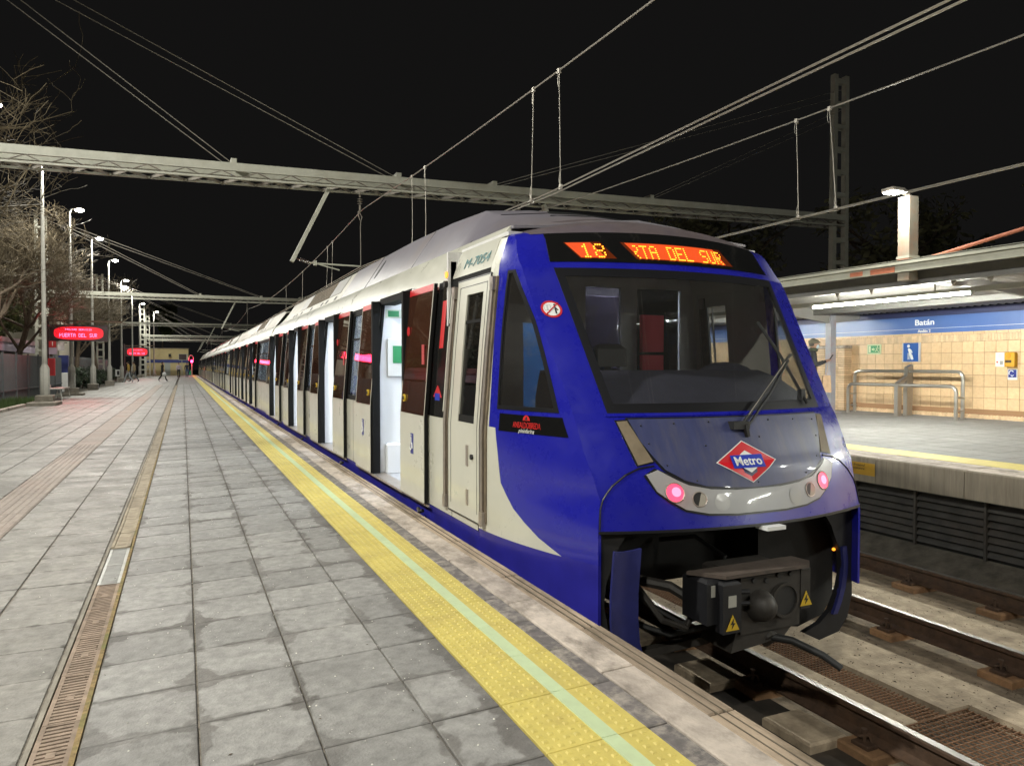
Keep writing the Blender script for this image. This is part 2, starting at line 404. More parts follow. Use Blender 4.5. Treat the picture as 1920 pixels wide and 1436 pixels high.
# yellow studded tiles with the pale guide strip
b = MB(); b.cbox(.003, .408, .002, .398, -.03, 0, .002)
for i in range(9):
    for j in range(9):
        x = .03 + i * .043; y = .028 + j * .043
        if .205 < x < .295: continue
        b.add([(x - .012, y - .012, -.0005), (x + .012, y - .012, -.0005), (x + .012, y + .012, -.0005), (x - .012, y + .012, -.0005), (x - .006, y - .006, .005), (x + .006, y - .006, .005), (x + .006, y + .006, .005), (x - .006, y + .006, .005)],
              [(4, 5, 6, 7), (0, 1, 5, 4), (1, 2, 6, 5), (2, 3, 7, 6), (3, 0, 4, 7)])
b.v = [(x, y, z + SL * x) for x, y, z in b.v]
o = b.build('tactile_tile', m_yel); tact = o.data; bpy.data.objects.remove(o)
b = MB(); b.box(.221, .284, .0015, .3985, -.01, .0035); b.v = [(x, y, z + SL * x) for x, y, z in b.v]
o = b.build('guide', m_green); gme = o.data; bpy.data.objects.remove(o)
for i in range(-4, 160):
    y = .24 + .4 * i
    piece('tactile_tile', tact, platform, (1.127, y, zp(1.127) + rnd.uniform(-.001, .001)))
    if i < 110: piece('guide_strip', gme, platform, (1.127, y, zp(1.127)))
b = MB(); b.box(1.13, 1.535, 64.24, 122, -.03, 0); b.v = [(x, y, z + zp(x)) for x, y, z in b.v]; b.build('far_tactile_strip', m_yel, platform)
b = MB(); b.box(1.13, 1.535, -25, -1.36, -.03, 0); b.v = [(x, y, z + zp(x)) for x, y, z in b.v]; b.build('rear_tactile_strip', m_yel, platform)
# edge courses: dark cut slabs, pale kerb stones, brown nosing stones
def course(name, x0, x1, ln, m, ph, n, z1=0.0, step=0.0):
    b = MB(); b.cbox(0.003, x1 - x0 - .003, .005, ln - .005, -.06, 0, .006); b.v = [(x, y, z + SL * x) for x, y, z in b.v]
    o = b.build(name, m); me = o.data; bpy.data.objects.remove(o)
    for i in range(n): piece(name, me, platform, (x0, ph + ln * i, zp(x0) + z1 + rnd.uniform(-.003, .001)), (0, 0, rnd.uniform(-.003, .003)))
    b = MB(); b.box(x0, x1, ph + ln * n, 122, -.06, z1); b.box(x0, x1, -25, ph, -.06, z1); b.v = [(x, y, z + zp(x)) for x, y, z in b.v]; b.build('far_' + name, m, platform)
course('edge_slab', 1.537, 1.632, .4, m_dark, 1.04, 110, -.002)
course('kerb_stone', 1.632, 1.795, 1.0, m_kerb, .72, 50)
course('nosing_stone', 1.797, 1.925, 1.0, m_edge, 1.22, 50, -.012)
b = MB()
for x in (1.834, 1.874): b.box(x, x + .006, 0, 60, -.010, .0025)
b.v = [(x, y, z + zp(x) - .012) for x, y, z in b.v]
b.build('nosing_ridge', mat('groove_dirt', (0.10, 0.08, 0.055), .9, noise=.4, nscale=30, stretch=(1, .3, 1)), platform)
b = MB(); b.box(1.902, 1.912, -20, 122, -1.5, .02); b.build('edge_wall', m_conc, platform)
# drain channel with cast grates
drain = thing('drain_channel', 'rusty slotted drain channel let into the paving along the platform', 'drain', (-.445, 3, -.018))
b = MB(); b.box(-.531, -.513, 1.2, 60, -.05, -.012); b.build('channel_edge', m_conc, drain)
b = MB(); b.box(-.378, -.359, 1.2, 60, -.05, -.013); b.build('channel_edge', mat('mossy_mortar', (0.23, 0.16, 0.07), .9, noise=.5, nscale=25, dirt=(0.10, 0.14, 0.04), dscale=7, damt=.8), drain)
def grate(m, pitch, bar, n):
    b = MB(); b.box(0, .018, 0.002, .498, -.02, 0); b.box(.112, .13, 0.002, .498, -.02, 0)
    b.box(.018, .112, .002, .012, -.02, 0); b.box(.018, .112, .488, .498, -.02, 0)
    for i in range(n):
        y = .02 + pitch * i; sk = .008
        b.add([(.018, y, -.016), (.112, y + sk, -.016), (.112, y + sk + bar, -.016), (.018, y + bar, -.016), (.018, y, -.001), (.112, y + sk, -.001), (.112, y + sk + bar, -.001), (.018, y + bar, -.001)],
              [(4, 5, 6, 7), (0, 1, 5, 4), (2, 3, 7, 6), (0, 3, 2, 1)])
    if n < 20: b.box(.05, .08, .22, .262, -.012, .001)
    o = b.build('grate', m); me = o.data; bpy.data.objects.remove(o); return me
gi, gz = grate(m_grate, .031, .018, 15), grate(m_grate2, .014, .007, 33)
b = MB(); b.box(0, .13, .003, .597, -.02, -.003); b.box(0, .02, .003, .597, -.02, .004); b.box(.11, .13, .003, .597, -.02, .004)
for i in range(3): b.box(.035, .095, .08 + .16 * i, .15 + .16 * i, -.01, -.0015)
o = b.build('cover', mat('drain_cover', (0.33, 0.275, 0.20), .8, noise=.25, nscale=12, rand=.12, dirt=(0.17, 0.13, 0.09), dscale=4, damt=.6)); gc = o.data; bpy.data.objects.remove(o)
y = 1.3
while y < 5.05: piece('drain_grate', gi, drain, (-.508, y, -.017), (0, 0, rnd.uniform(-.004, .004))); y += .5
for k in range(2): piece('drain_grate', gz, drain, (-.508, y, -.015)); y += .5
k = 0
while y < 58:
    piece('drain_cover', gc, drain, (-.508, y, -.004 if k == 0 else -.015 + rnd.uniform(-.002, .002)), (R(-1.5) if k == 0 else 0, 0, rnd.uniform(-.006, .006))); y += .6; k += 1
b = MB(); b.box(-.513, -.378, 1.2, 60, -.128, -.12); b.build('channel_floor', m_dirt, drain)

# ------------------------------------------------------------------ track bed, rails
m_bedd = mat('dirty_concrete', (0.27, 0.21, 0.145), 0.9, noise=.4, nscale=6, dirt=(0.07, 0.055, 0.04), dscale=1.6, damt=.9, bump=.6, bscale=40)
b = MB(); b.box(1.92, 8.5, -25, 260, -1.45, -1.165)
bed = struct(b.build('track_bed', m_bedd))
b = MB(); b.box(1.93, 4.055, -20, 200, -1.17, -1.161); b.build('shaded_floor', mat('shaded_floor', (0.035, 0.029, 0.023), .8, noise=.5, nscale=5, dirt=(.10, .075, .05), dscale=1.3, damt=.5), bed)  # near-black colour paints in the shade beside the platform edge and under the train
for i in range(24):
    b = MB(); b.cbox(3.70, 4.04, 2.55 + i, 2.98 + i + rnd.uniform(0, .15), -1.165, -1.095, .015); b.build('rail_pad', m_bed, bed)
def rail_prof(x): return [(x + a, z) for a, z in ((-.07, -1.092), (.07, -1.092), (.07, -1.08), (.012, -1.055), (.010, -.965), (.036, -.95), (.036, -.928), (.028, -.92), (-.028, -.92), (-.036, -.928), (-.036, -.95), (-.010, -.965), (-.012, -1.055), (-.07, -1.08))]
RAILX = (2.63, 4.14, 6.09, 7.60)
for x, lab in zip(RAILX, ('rail nearest the near platform, half under the blue train', 'polished rail in front of the train, far side of the coupler', 'rusty running rail of the empty track, beside the concrete kerb', 'rail of the empty track closest to the louvred wall')):
    r_ = thing('rail', lab, 'rail', (x, 0, -1.09), 'running rails')
    b = MB(); b.prism([(a, -25, z) for a, z in rail_prof(x)], (0, 260, 0)); b.build('rail_web', m_rust, r_)
    b = MB(); b.box(x - .027, x + .027, -25, 235, -.921, -.9165); b.build('running_surface', m_railtop, r_)
# base plates, blocks and clips under the rails
b = MB(); b.cbox(-.19, .19, -.13, .13, -1.17, -1.10, .012); o = b.build('block', mat('block_timber', (0.30, 0.17, 0.085), .85, noise=.3, nscale=9, rand=.2, dirt=(0.14, 0.08, 0.05), dscale=5, damt=.6)); bme = o.data; bpy.data.objects.remove(o)
b = MB()
for s_ in (-1, 1):
    b.cbox(s_ * .115 - .045, s_ * .115 + .045, -.065, .065, -1.10, -1.072, .008)
    b.tube([(s_ * .085, -.035, -1.07), (s_ * .09, -.02, -1.03), (s_ * .115, 0, -1.025), (s_ * .13, .02, -1.04), (s_ * .10, .035, -1.06)], .010, 6)
    b.lathe((s_ * .115, 0, 0), [(.012, -1.07), (.012, -1.0), (.02, -1.0), (.02, -.985)], 8)
o = b.build('clip', m_rust); cme = o.data; bpy.data.objects.remove(o)
for x in RAILX:
    for i in range(26):
        y = 3.05 + 1.0 * i - (2 if x > 5 else 0) * 0 + (.75 if x > 5 else .35)
        y += rnd.uniform(-.05, .05); piece('rail_block', bme, bed, (x, y, 0), (0, 0, rnd.uniform(-.07, .07)), (rnd.uniform(.92, 1.1), rnd.uniform(.85, 1.2), 1)); piece('rail_clip', cme, bed, (x, y, 0))
# raised concrete strips between the rails, with channels between them
b = MB()
for x0, x1, z1, ya, yb in ((4.30, 4.66, -1.10, 3.5, 235), (4.30, 4.495, -1.10, -25, 3.5), (4.93, 5.55, -1.085, 3.5, 235), (5.165, 5.55, -1.085, -25, 3.5), (6.38, 7.02, -1.045, -25, 235)):
    b.prism([(x0, ya, -1.17), (x1, ya, -1.17), (x1 - .015, ya, z1), (x0 + .015, ya, z1)], (0, yb - ya, 0))
b.build('concrete_strip', m_bed, bed)
b = MB(); b.prism([(7.02, -25, -1.17), (7.2, -25, -1.17), (7.0, -25, -1.047)], (0, 260, 0)); b.build('strip_slope', m_bed, bed)
# rusty mesh over the cable channel
def meshgrid(name, x0, x1, y0, y1, p, m):
    b = MB(); x = x0
    while x < x1: b.box(x, x + .006, y0, y1, -1.118, -1.11); x += p
    y = y0
    while y < y1: b.box(x0, x1, y, y + .006, -1.111, -1.104); y += p
    return tag(b.build(name, m, bed), kind='stuff')
m_meshr = mat('rusty_mesh', (0.20, 0.105, 0.055), .8, metal=.2, noise=.3, nscale=20)
meshgrid('channel_mesh', 4.67, 4.92, 3.50, 12, .036, m_meshr)
meshgrid('pit_mesh', 4.50, 5.16, 2.2, 3.49, .046, m_meshr)
b = MB(); b.box(4.66, 4.93, 3.5, 30, -1.166, -1.16); b.box(4.49, 5.17, 2.2, 3.49, -1.166, -1.09 - .07); b.build('channel_dark', m_dirt, bed)
# leaves and grit between the rails
b = MB()
for i in range(2600):
    x = rnd.uniform(4.2, 7.5); y = rnd.uniform(2.4, 9); z = -1.083 if 4.93 < x < 5.55 else (-1.098 if 4.3 < x < 4.66 else (-1.043 if 6.4 < x < 7 else -1.163)); s_ = rnd.uniform(.004, .011) * (2.2 if rnd.random() < .06 else 1); a = rnd.uniform(0, 6.28)
    c_, d_ = math.cos(a) * s_, math.sin(a) * s_
    b.add([(x - c_, y - d_, z), (x + d_ * .5, y - c_ * .5, z + .003), (x + c_, y + d_, z), (x - d_ * .5, y + c_ * .5, z + .004)], [(0, 1, 2, 3)])
tag(b.build('litter', mat('dry_leaf', (0.07, 0.045, 0.025), .9, rand=.4), bed), kind='stuff')
# grit and small leaves lying on the slabs
b = MB()
for i in range(1500):
    x = rnd.uniform(-.3, 1.1) if rnd.random() < .6 else rnd.uniform(-3.5, -.55); y = rnd.uniform(2.2, 12); s_ = rnd.uniform(.0012, .0038); z = zp(x)
    b.add([(x - s_, y - s_, z), (x + s_, y - s_, z), (x + s_, y + s_, z), (x - s_, y + s_, z), (x, y, z + s_ * 1.3)], [(0, 1, 4), (1, 2, 4), (2, 3, 4), (3, 0, 4)])
tag(b.build('grit', mat('pale_grit', (.55, .53, .48), .8, rand=.4), platform), kind='stuff')
b = MB()
for i in range(90):
    x = rnd.choice([-.357, .043, .443, .843, -.357]) + rnd.gauss(0, .04); y = rnd.uniform(2.2, 11); s_ = rnd.uniform(.004, .012); z = zp(x) + .0015; a = rnd.uniform(0, 6.28); c_, d_ = math.cos(a) * s_, math.sin(a) * s_
    b.add([(x - c_, y - d_, z), (x + d_ * .4, y - c_ * .4, z + .002), (x + c_, y + d_, z + .002), (x - d_ * .4, y + c_ * .4, z + .003)], [(0, 1, 2, 3)])
tag(b.build('fallen_leaf_bits', mat('dry_leaf', (0.07, 0.045, 0.025), .9, rand=.4), platform, fix=False), kind='stuff')
# ------------------------------------------------------------------ the train
XC = 3.36
m_blue = mat('blue_enamel', (0.011, 0.0125, 0.31), 0.2, coat=.8, rvar=.25, noise=.08, nscale=3, dirt=(0.022, 0.022, 0.20), dscale=1.5, damt=.5)
m_blue_sk = mat('blue_skirt', (0.022, 0.021, 0.27), 0.35, noise=.2, nscale=5, dirt=(0.03, 0.025, 0.07), dscale=3, damt=.6)
m_hood = mat('dusty_blue_hood', (0.044, 0.052, 0.135), 0.36, noise=.12, nscale=10, dirt=(0.13, 0.12, 0.115), dscale=4, damt=.42, stretch=(2.2, .5, .45), coat=.3, rvar=.15)
m_cream = mat('cream_enamel', (0.555, 0.545, 0.47), 0.25, coat=.5, rvar=.2, noise=.04, nscale=3, dirt=(0.48, 0.46, 0.38), dscale=2, damt=.35)
m_cream_r = mat('cream_roof', (0.42, 0.40, 0.34), 0.5, noise=.08, nscale=4, dirt=(0.30, 0.27, 0.22), dscale=1.3, damt=.6)
m_roofg = mat('grey_roof', (0.165, 0.152, 0.178), 0.42, noise=.10, nscale=4, dirt=(0.19, 0.15, 0.135), dscale=1.2, damt=.7)
m_rooft = mat('dusty_roof_top', (0.10, 0.078, 0.082), 0.6, noise=.18, nscale=8, dirt=(0.10, 0.085, 0.12), dscale=1.5, damt=.6)
m_brown = glass('brown_door_glass', (0.30, 0.22, 0.16), (0.085, 0.032, 0.018), 1.0, .02, .55)
m_darkgl = glass('dark_window', (0.12, 0.12, 0.12), (0.01, 0.01, 0.01), 1.0, .02, .5)
m_clear = glass('window_glass', (0.72, 0.74, 0.75), (0.06, 0.06, 0.06), 1.0, .015, .12)
m_wind = glass('windscreen', (0.92, 0.92, 0.92), (0.16, 0.155, 0.145), .9, .03, .045)
m_inw = mat('interior_white', (0.78, 0.80, 0.83), 0.4)
m_inb = mat('interior_blue', (0.02, 0.06, 0.33), 0.45)
m_ing = mat('cab_grey', (0.60, 0.59, 0.58), 0.6, noise=.1)
m_dash = mat('dashboard', (0.045, 0.046, 0.066), 0.5, noise=.15, nscale=12)
m_seal = mat('door_seal', (0.006, 0.006, 0.006), 0.75, spec=.2)
m_alu = mat('aluminium', (0.45, 0.40, 0.36), 0.4, metal=.7, noise=.12, nscale=14)
m_strip = emis('ceiling_strip', (0.80, 0.90, 1.0), 32.0)
m_tail = emis('tail_lamp', (1.0, 0.055, 0.13), 2.2)
m_led = emis('orange_led', (1.0, 0.27, 0.015), 5.0)
m_ledbg = emis('orange_panel', (1.0, 0.085, 0.0), .95)
m_orange = emis('orange_lamp', (1.0, 0.30, 0.02), 2.5)
m_green_p = mat('green_sign', (0.02, 0.23, 0.08), .5)
m_bluesign = mat('blue_sign', (0.015, 0.06, 0.36), .4)
m_yelp = mat('yellow_button', (0.62, 0.42, 0.03), .4)
m_teal = mat('teal_lettering', (0.025, 0.15, 0.16), .5)
m_lens = mat('marker_lens', (0.23, 0.185, 0.13), .15, coat=.5, noise=.2, nscale=6)
m_band = mat('lamp_band', (0.36, 0.36, 0.365), .35, coat=.3, noise=.04, nscale=5, dirt=(0.35, 0.34, 0.32), dscale=4, damt=.4)
m_gask = mat('gasket', (0.010, 0.010, 0.012), .35)
m_under = mat('underframe', (0.012, 0.011, 0.010), .8, noise=.4, nscale=9)
m_coup = mat('coupler_steel', (0.032, 0.028, 0.024), .6, metal=.2, noise=.35, nscale=11, dirt=(0.03, 0.026, 0.022), dscale=5, damt=.8)
m_coupr = mat('coupler_rust', (0.075, 0.056, 0.045), .75, noise=.3, nscale=11, dirt=(0.06, 0.045, 0.035), dscale=4, damt=.7)
m_valb = mat('black_valance', (0.010, 0.010, 0.012), .5, noise=.3, nscale=7)

def Yc(z): return interp(z, [.30, .36, .55, .71, .77, 1.02, 1.065, 2.077, 2.125, 2.33, 2.45, 2.53, 2.6], [3.615, 3.615, 3.655, 3.70, 3.74, 3.86, 3.895, 4.475, 4.52, 4.65, 4.8, 5.1, 5.4])
def sag(t): return interp(t, [2.0, 2.125, 2.36, 2.53, 2.6], [0, .01, .035, .12, .15])
def SF(d, t, off=0.0): return (XC + d, Yc(t) + .177 * d * d - off, t - sag(t) * d * d)
def dcr(z): return interp(z, [.3, .39, .555, .67, .84, 1.13, 1.39, 1.64, 1.9, 2.155, 2.30, 2.42, 2.6], [1.09, 1.09, 1.06, 1.08, 1.10, 1.11, 1.13, 1.155, 1.18, 1.185, 1.16, 1.13, 1.1])
def XB(z): return interp(z, [-.2, .14, .9, 1.5, 2.1, 2.3, 2.42], [2.03, 2.0, 2.0, 2.045, 2.10, 2.17, 2.26])
PB = [.14, .9, 1.5, 2.1, 2.3]
def XL(Y, t):
    """left flank of the cab, from the body side (Y 5.1) forward to the front crease; returns point"""
    k = SF(-dcr(t), t); z = k[2]; xb = XB(z)
    if Y >= 5.1: return (xb, Y, z)
    u = min(1, max(0, (5.1 - Y) / (5.1 - k[1]))); return (xb + (k[0] - xb) * u ** 1.7, Y, z)
def mir(p): return (2 * XC - p[0], p[1], p[2])
def ruled(mb, A, B, n, fn, inv):
    """A, B: matching polylines in parameter space; n subdivisions between"""
    P = [[fn(a[0] + (b[0] - a[0]) * i / n, a[1] + (b[1] - a[1]) * i / n) for i in range(n + 1)] for a, b in zip(A, B)]
    return mb.grid(P, inv)
def frow(mb, ts, L_, R_, n=14, off=0.0, th=.02):
    return ruled(mb, [(L_(t), t) for t in ts], [(R_(t), t) for t in ts], n, lambda d, t: SF(d, t, off), (0, th, 0))
def srow(mb, ts, Fa, Fb, n=8, off=0.0, th=.02, right=False):
    P = []
    for t in ts:
        a, b = Fa(t), Fb(t); row = []
        for i in range(n + 1):
            p = XL(a + (b - a) * i / n, t); p = (p[0] - off, p[1], p[2]); row.append(mir(p) if right else p)
        P.append(row)
    return mb.grid(P, (-th if right else th, 0, 0))
def strip(mb, ya, yb, z0, z1, off=0.0, th=.03, right=False):
    zs = [z0] + [z for z in PB if z0 + .01 < z < z1 - .01] + [z1]
    P = [[(XB(z) - off, y, z) for y in (ya, yb)] for z in zs]
    if right: P = [[mir(p) for p in r_] for r_ in P]
    return mb.grid(P, (-th if right else th, 0, 0))
def wd(t): return interp(t, [1.065, 2.06], [.90, .978])
def Yk(t): return SF(-dcr(t), t)[1]

def hump(mb, secs):
    P = []
    for y, h in secs:
        half = [(1.10, 2.415), (.81 + .02 * (1 - h), 2.425 + .435 * h), (.36, 2.50 + .395 * h), (0, 2.53 + .37 * h)]
        P.append([(XC - a, y, z) for a, z in half] + [(XC + a, y, z) for a, z in reversed(half[:-1])])
    return mb.grid(P, (0, 0, -.02))

def door(car, yc, k, left=True):
    """one open doorway with its two leaves slid along the outside"""
    y0, y1 = yc - .64, yc + .64
    b = MB()
    for y in (y0, y1): b.box(XB(1) - .035, XB(1) + .05, y - .03, y + .03, .13, 2.10)
    b.box(XB(2.1) - .03, XB(2.1) + .14, y0, y1, 2.06, 2.13)
    b.build('door_frame', m_seal, car)
    b = MB(); b.box(1.962, 2.12, y0 - .02, y1 + .02, .118, .139); b.box(1.966, 1.980, y0 - .85, y1 + .85, .120, .134); b.build('door_sill', m_alu, car)
    b = MB(); b.tube([(1.95, y0 - .74, .075), (1.93, y0 - .70, .06), (1.95, y0 - .60, .07)], .018, 6); b.build('door_guide', m_black, car)
    for s_, ya, yb in ((0, y0 - .78, y0), (1, y1, y1 + .78)):
        f = MB()
        strip(f, ya, yb, .145, .92, .052, .035)
        strip(f, ya, ya + .012, .92, 2.10, .052, .035); strip(f, yb - .012, yb, .92, 2.10, .052, .035)
        lf = f.build('door_leaf', m_cream, car)
        f = MB(); strip(f, ya + .012, yb - .012, .925, 2.035, .050, .012); f.build('leaf_glass', m_brown, lf)
        f = MB(); strip(f, ya + .012, yb - .012, 2.04, 2.10, .053, .02); f.build('red_band', m_red, lf)
        f = MB()
        for y in (ya, yb): strip(f, y - .006, y + .006, .145, 2.10, .048, .03)
        f.build('edge_seal', m_seal, lf)
        ye = yb - .13 if s_ == 0 else ya + .13
        f = MB(); f.lathe((XB(1.05) - .052, ye - (.0), 1.06), [(.036, -.014), (.036, 0)], 14, 'x'); f.build('door_button', m_yelp, lf)
        f = MB(); f.lathe((XB(1.05) - .067, ye, 1.06), [(.02, -.004), (.02, .002)], 12, 'x'); f.build('button_centre', m_black, lf)
        if k == 0:
            yy = (ya + yb) / 2 - .02
            f = MB(); strip(f, yy - .045, yy + .045, .55, .74, .0545, .003); f.build('wheelchair_sign', mat('pictogram_blue', (0.02, 0.03, 0.22), .4), lf)
            f = MB(); X = XB(.6) - .0565
            f.tube([(X, yy + .015, .705), (X, yy + .015, .65), (X, yy - .012, .648), (X, yy - .022, .60)], .006, 5)
            f.tube([(X, yy + .022 + .027 * math.cos(a), .615 + .03 * math.sin(a)) for a in [1.8 + i * .45 for i in range(10)]], .0045, 5)
            f.ball((X, yy + .015, .72), .010, 8, 5, (.4, 1, 1)); f.build('wheelchair_symbol', m_white, lf)
        if s_ == 0 and k < 2:
            f = MB(); f.lathe((XB(1.7) - .055, ye + .02, 1.70), [(.045, -.006), (.045, 0)], 14, 'x'); f.build('red_knob', m_red, lf)
            f = MB(); f.box(XB(1.4) - .055, XB(1.4) - .05, ya + .1, ya + .17, 1.38, 1.56); f.box(XB(1.4) - .055, XB(1.4) - .05, ya + .1, ya + .19, 1.0, 1.12); f.build('notice', mat('red_notice', (.45, .05, .05), .5, noise=.4, nscale=60), lf)

def saloon(car, ya, yb, doors, first):
    """floor, ceiling, partitions, seats of one car between ya and yb"""
    b = MB(); b.box(2.03, 4.69, ya, yb, .06, .135); b.build('floor', mat('saloon_floor', (0.42, 0.43, 0.46), .5, noise=.1, nscale=20), car)
    b = MB(); b.box(2.2, 4.52, ya, yb, 2.30, 2.34); b.build('ceiling', m_inw, car)
    b = MB()
    for x in (2.75, 3.97): b.box(x - .07, x + .07, ya + .15, yb - .15, 2.285, 2.30)
    b.build('light_strip', m_strip, car)
    b = MB(); b.box(2.25, 4.47, yb - .02, yb, .13, 2.30) if first else b.box(2.25, 2.9, yb - .02, yb, .13, 2.30).box(3.82, 4.47, yb - .02, yb, .13, 2.30)
    b.build('end_wall', m_inw, car)
    if not first:
        b = MB(); b.box(2.25, 2.9, ya, ya + .02, .13, 2.30).box(3.82, 4.47, ya, ya + .02, .13, 2.30); b.build('end_wall', m_inw, car)
    for i, yc in enumerate(doors):
        for yy in (yc - .70, yc + .70):
            b = MB(); b.box(2.06, 2.50, yy - .02, yy + .02, .14, 2.12); b.build('partition', m_inw, car)
        if i < 3:
            b = MB(); b.box(2.12, 2.52, yc + .75, yc + .75 + 2.1, .50, .58); b.box(2.10, 2.17, yc + .75, yc + 2.85, .58, 1.0); b.box(2.15, 2.45, yc + .9, yc + 2.7, .14, .50); b.build('seat', m_inb, car)
        b = MB(); b.tube([(2.6, yc + .72, .14), (2.6, yc + .72, 2.3)], .018, 8); b.tube([(2.6, yc - .72, .14), (2.6, yc - .72, 2.3)], .018, 8); b.build('grab_pole', m_steel, car)

def flank(car, ya, yb, doors):
    """left flank with openings, right flank closed"""
    edges = []
    y = ya
    w = MB(); up = MB(); cov = MB()
    segs = []
    for yc in doors: segs.append((y, yc - .64)); y = yc + .64
    segs.append((y, yb))
    for a, c in segs: strip(w, a, c, .14, .93)
    strip(w, ya, yb, 2.10, 2.42)
    w.build('side_wall', m_cream, car, smooth=True)
    s_ = MB(); strip(s_, ya, yb, -.2, .135, .0); s_.build('skirt', m_blue_sk, car)
    for i, (a, c) in enumerate(segs):
        a2 = a + (.78 if i > 0 else 0); c2 = c - (.78 if i < len(segs) - 1 else 0)
        for p0, p1 in ((a, a2), (c2, c)):
            if p0 == ya and ya < 6: p0 = 5.77
            if p1 > p0 + .1: q = MB(); strip(q, p0, p1, .93, 2.10); q.build('door_pocket', m_seal, car)
        if c2 - a2 > .3:
            fr = MB()
            for y0, y1, z0, z1 in ((a2, c2, .93, .985), (a2, c2, 2.02, 2.10), (a2, a2 + .05, .985, 2.02), (c2 - .05, c2, .985, 2.02), (a2 + .05, c2 - .05, 1.70, 1.725)): strip(fr, y0, y1, z0, z1, .002)
            wn_ = fr.build('window', m_seal, car)
            q = MB(); strip(q, a2 + .05, c2 - .05, .985, 1.70, -.008, .008); strip(q, a2 + .05, c2 - .05, 1.725, 2.02, -.008, .008); q.build('pane', m_clear, wn_)
            q = MB(); strip(q, a2, a2 + .012, .14, .93, .001); strip(q, (a2 + c2) / 2 - .004, (a2 + c2) / 2 + .004, .14, .93, .001); q.build('panel_gap', m_seal, car)
    r_ = MB(); strip(r_, ya, yb, -.2, .95, 0, .03, True); strip(r_, ya, yb, 2.04, 2.42, 0, .03, True)
    y = ya + (.83 if ya < 6 else 0)
    while y < yb: strip(r_, y, min(y + .16, yb), .95, 2.04, 0, .03, True); y += 1.2
    r_.build('far_side_wall', m_cream, car)
    q = MB(); strip(q, ya + (.99 if ya < 6 else 0), yb, .95, 2.04, -.012, .006, True); q.build('far_side_glass', m_clear, car)
    b = MB(); P = [[(XC + d, (5.4 + .177 * d * d) if (y == ya and ya < 6) else y, 2.6 - .15 * d * d) for d in frange(-1.1, 1.1, 10)] for y in (ya, yb)]; b.grid(P, (0, 0, -.03)); b.build('roof', m_cream_r, car, smooth=True)
    u0 = 2.4 if ya < 6 else .1
    b = MB(); b.box(2.30, 4.42, ya + u0, yb - .1, -.62, .0); b.box(2.30, 4.42, ya + .0, ya + u0, -.2, .0)
    for y in (ya + (4.6 if ya < 6 else 2.6), yb - 2.6):
        for dy in (-.95, .95):
            for x in (2.63, 4.14): b.lathe((x, y + dy, -.53), [(.1, -.06), (.39, -.06), (.39, .05), (.41, .06), (.1, .065)], 18, 'x')
        b.box(2.35, 4.37, y - 1.3, y + 1.3, -.72, -.42)
    b.build('underframe', m_under, car)

def roof_gear(car, ya, n0):
    """grilles and panels on the roof cover"""
    def at(y, u): return (XC - 1.10 + .29 * u, y, 2.415 + .445 * u)
    def quad(mb, y0, y1, u0, u1, off=.006):
        P = [[(p[0] - off * .8, p[1], p[2] + off * .6) for p in (at(y0, u), at(y1, u))] for u in (u0, u1)]; return mb.grid(P, (.02, 0, -.012))
    b = MB(); quad(b, ya, ya + 1.0, .30, .95); quad(b, ya + 3.6, ya + 4.5, .30, .95); b.build('roof_panel', mat('roof_panel', (0.33, 0.32, 0.31), .45, metal=.3, noise=.1), car)
    b = MB(); quad(b, ya + 1.05, ya + 3.5, .30, .95, .002); g_ = b.build('roof_grille', mat('grille_back', (0.05, 0.04, 0.03), .8), car)
    b = MB()
    for i in range(15): quad(b, ya + 1.07 + i * .17, ya + 1.10 + i * .17, .30, .95, .012)
    for i in range(7): quad(b, ya + 1.05, ya + 3.5, .30 + .1 * i, .325 + .1 * i, .010)
    b.build('grille_bar', mat('grille_bar', (0.22, 0.17, 0.11), .6), g_)
    b = MB()
    for y in (ya + .1, ya + .9, ya + 1.4, ya + 2.6, ya + 3.9, ya + 4.6, ya + 5.0): quad(b, y, y + .16, .06, .20, .003)
    b.build('roof_slot', m_black, car)

# ---- first car, with the cab
DOORS1 = [7.72, 11.33, 14.94, 18.55]
car = thing('metro_car', 'leading blue and cream metro car with sloping cab front, red tail lamps and open doors', 'metro car', (XC, 5.0, -.92), 'cars of the metro train')
flank(car, 5.10, 20.05, DOORS1)
saloon(car, 6.05, 20.0, DOORS1, True)
for i, yc in enumerate(DOORS1): door(car, yc, i)
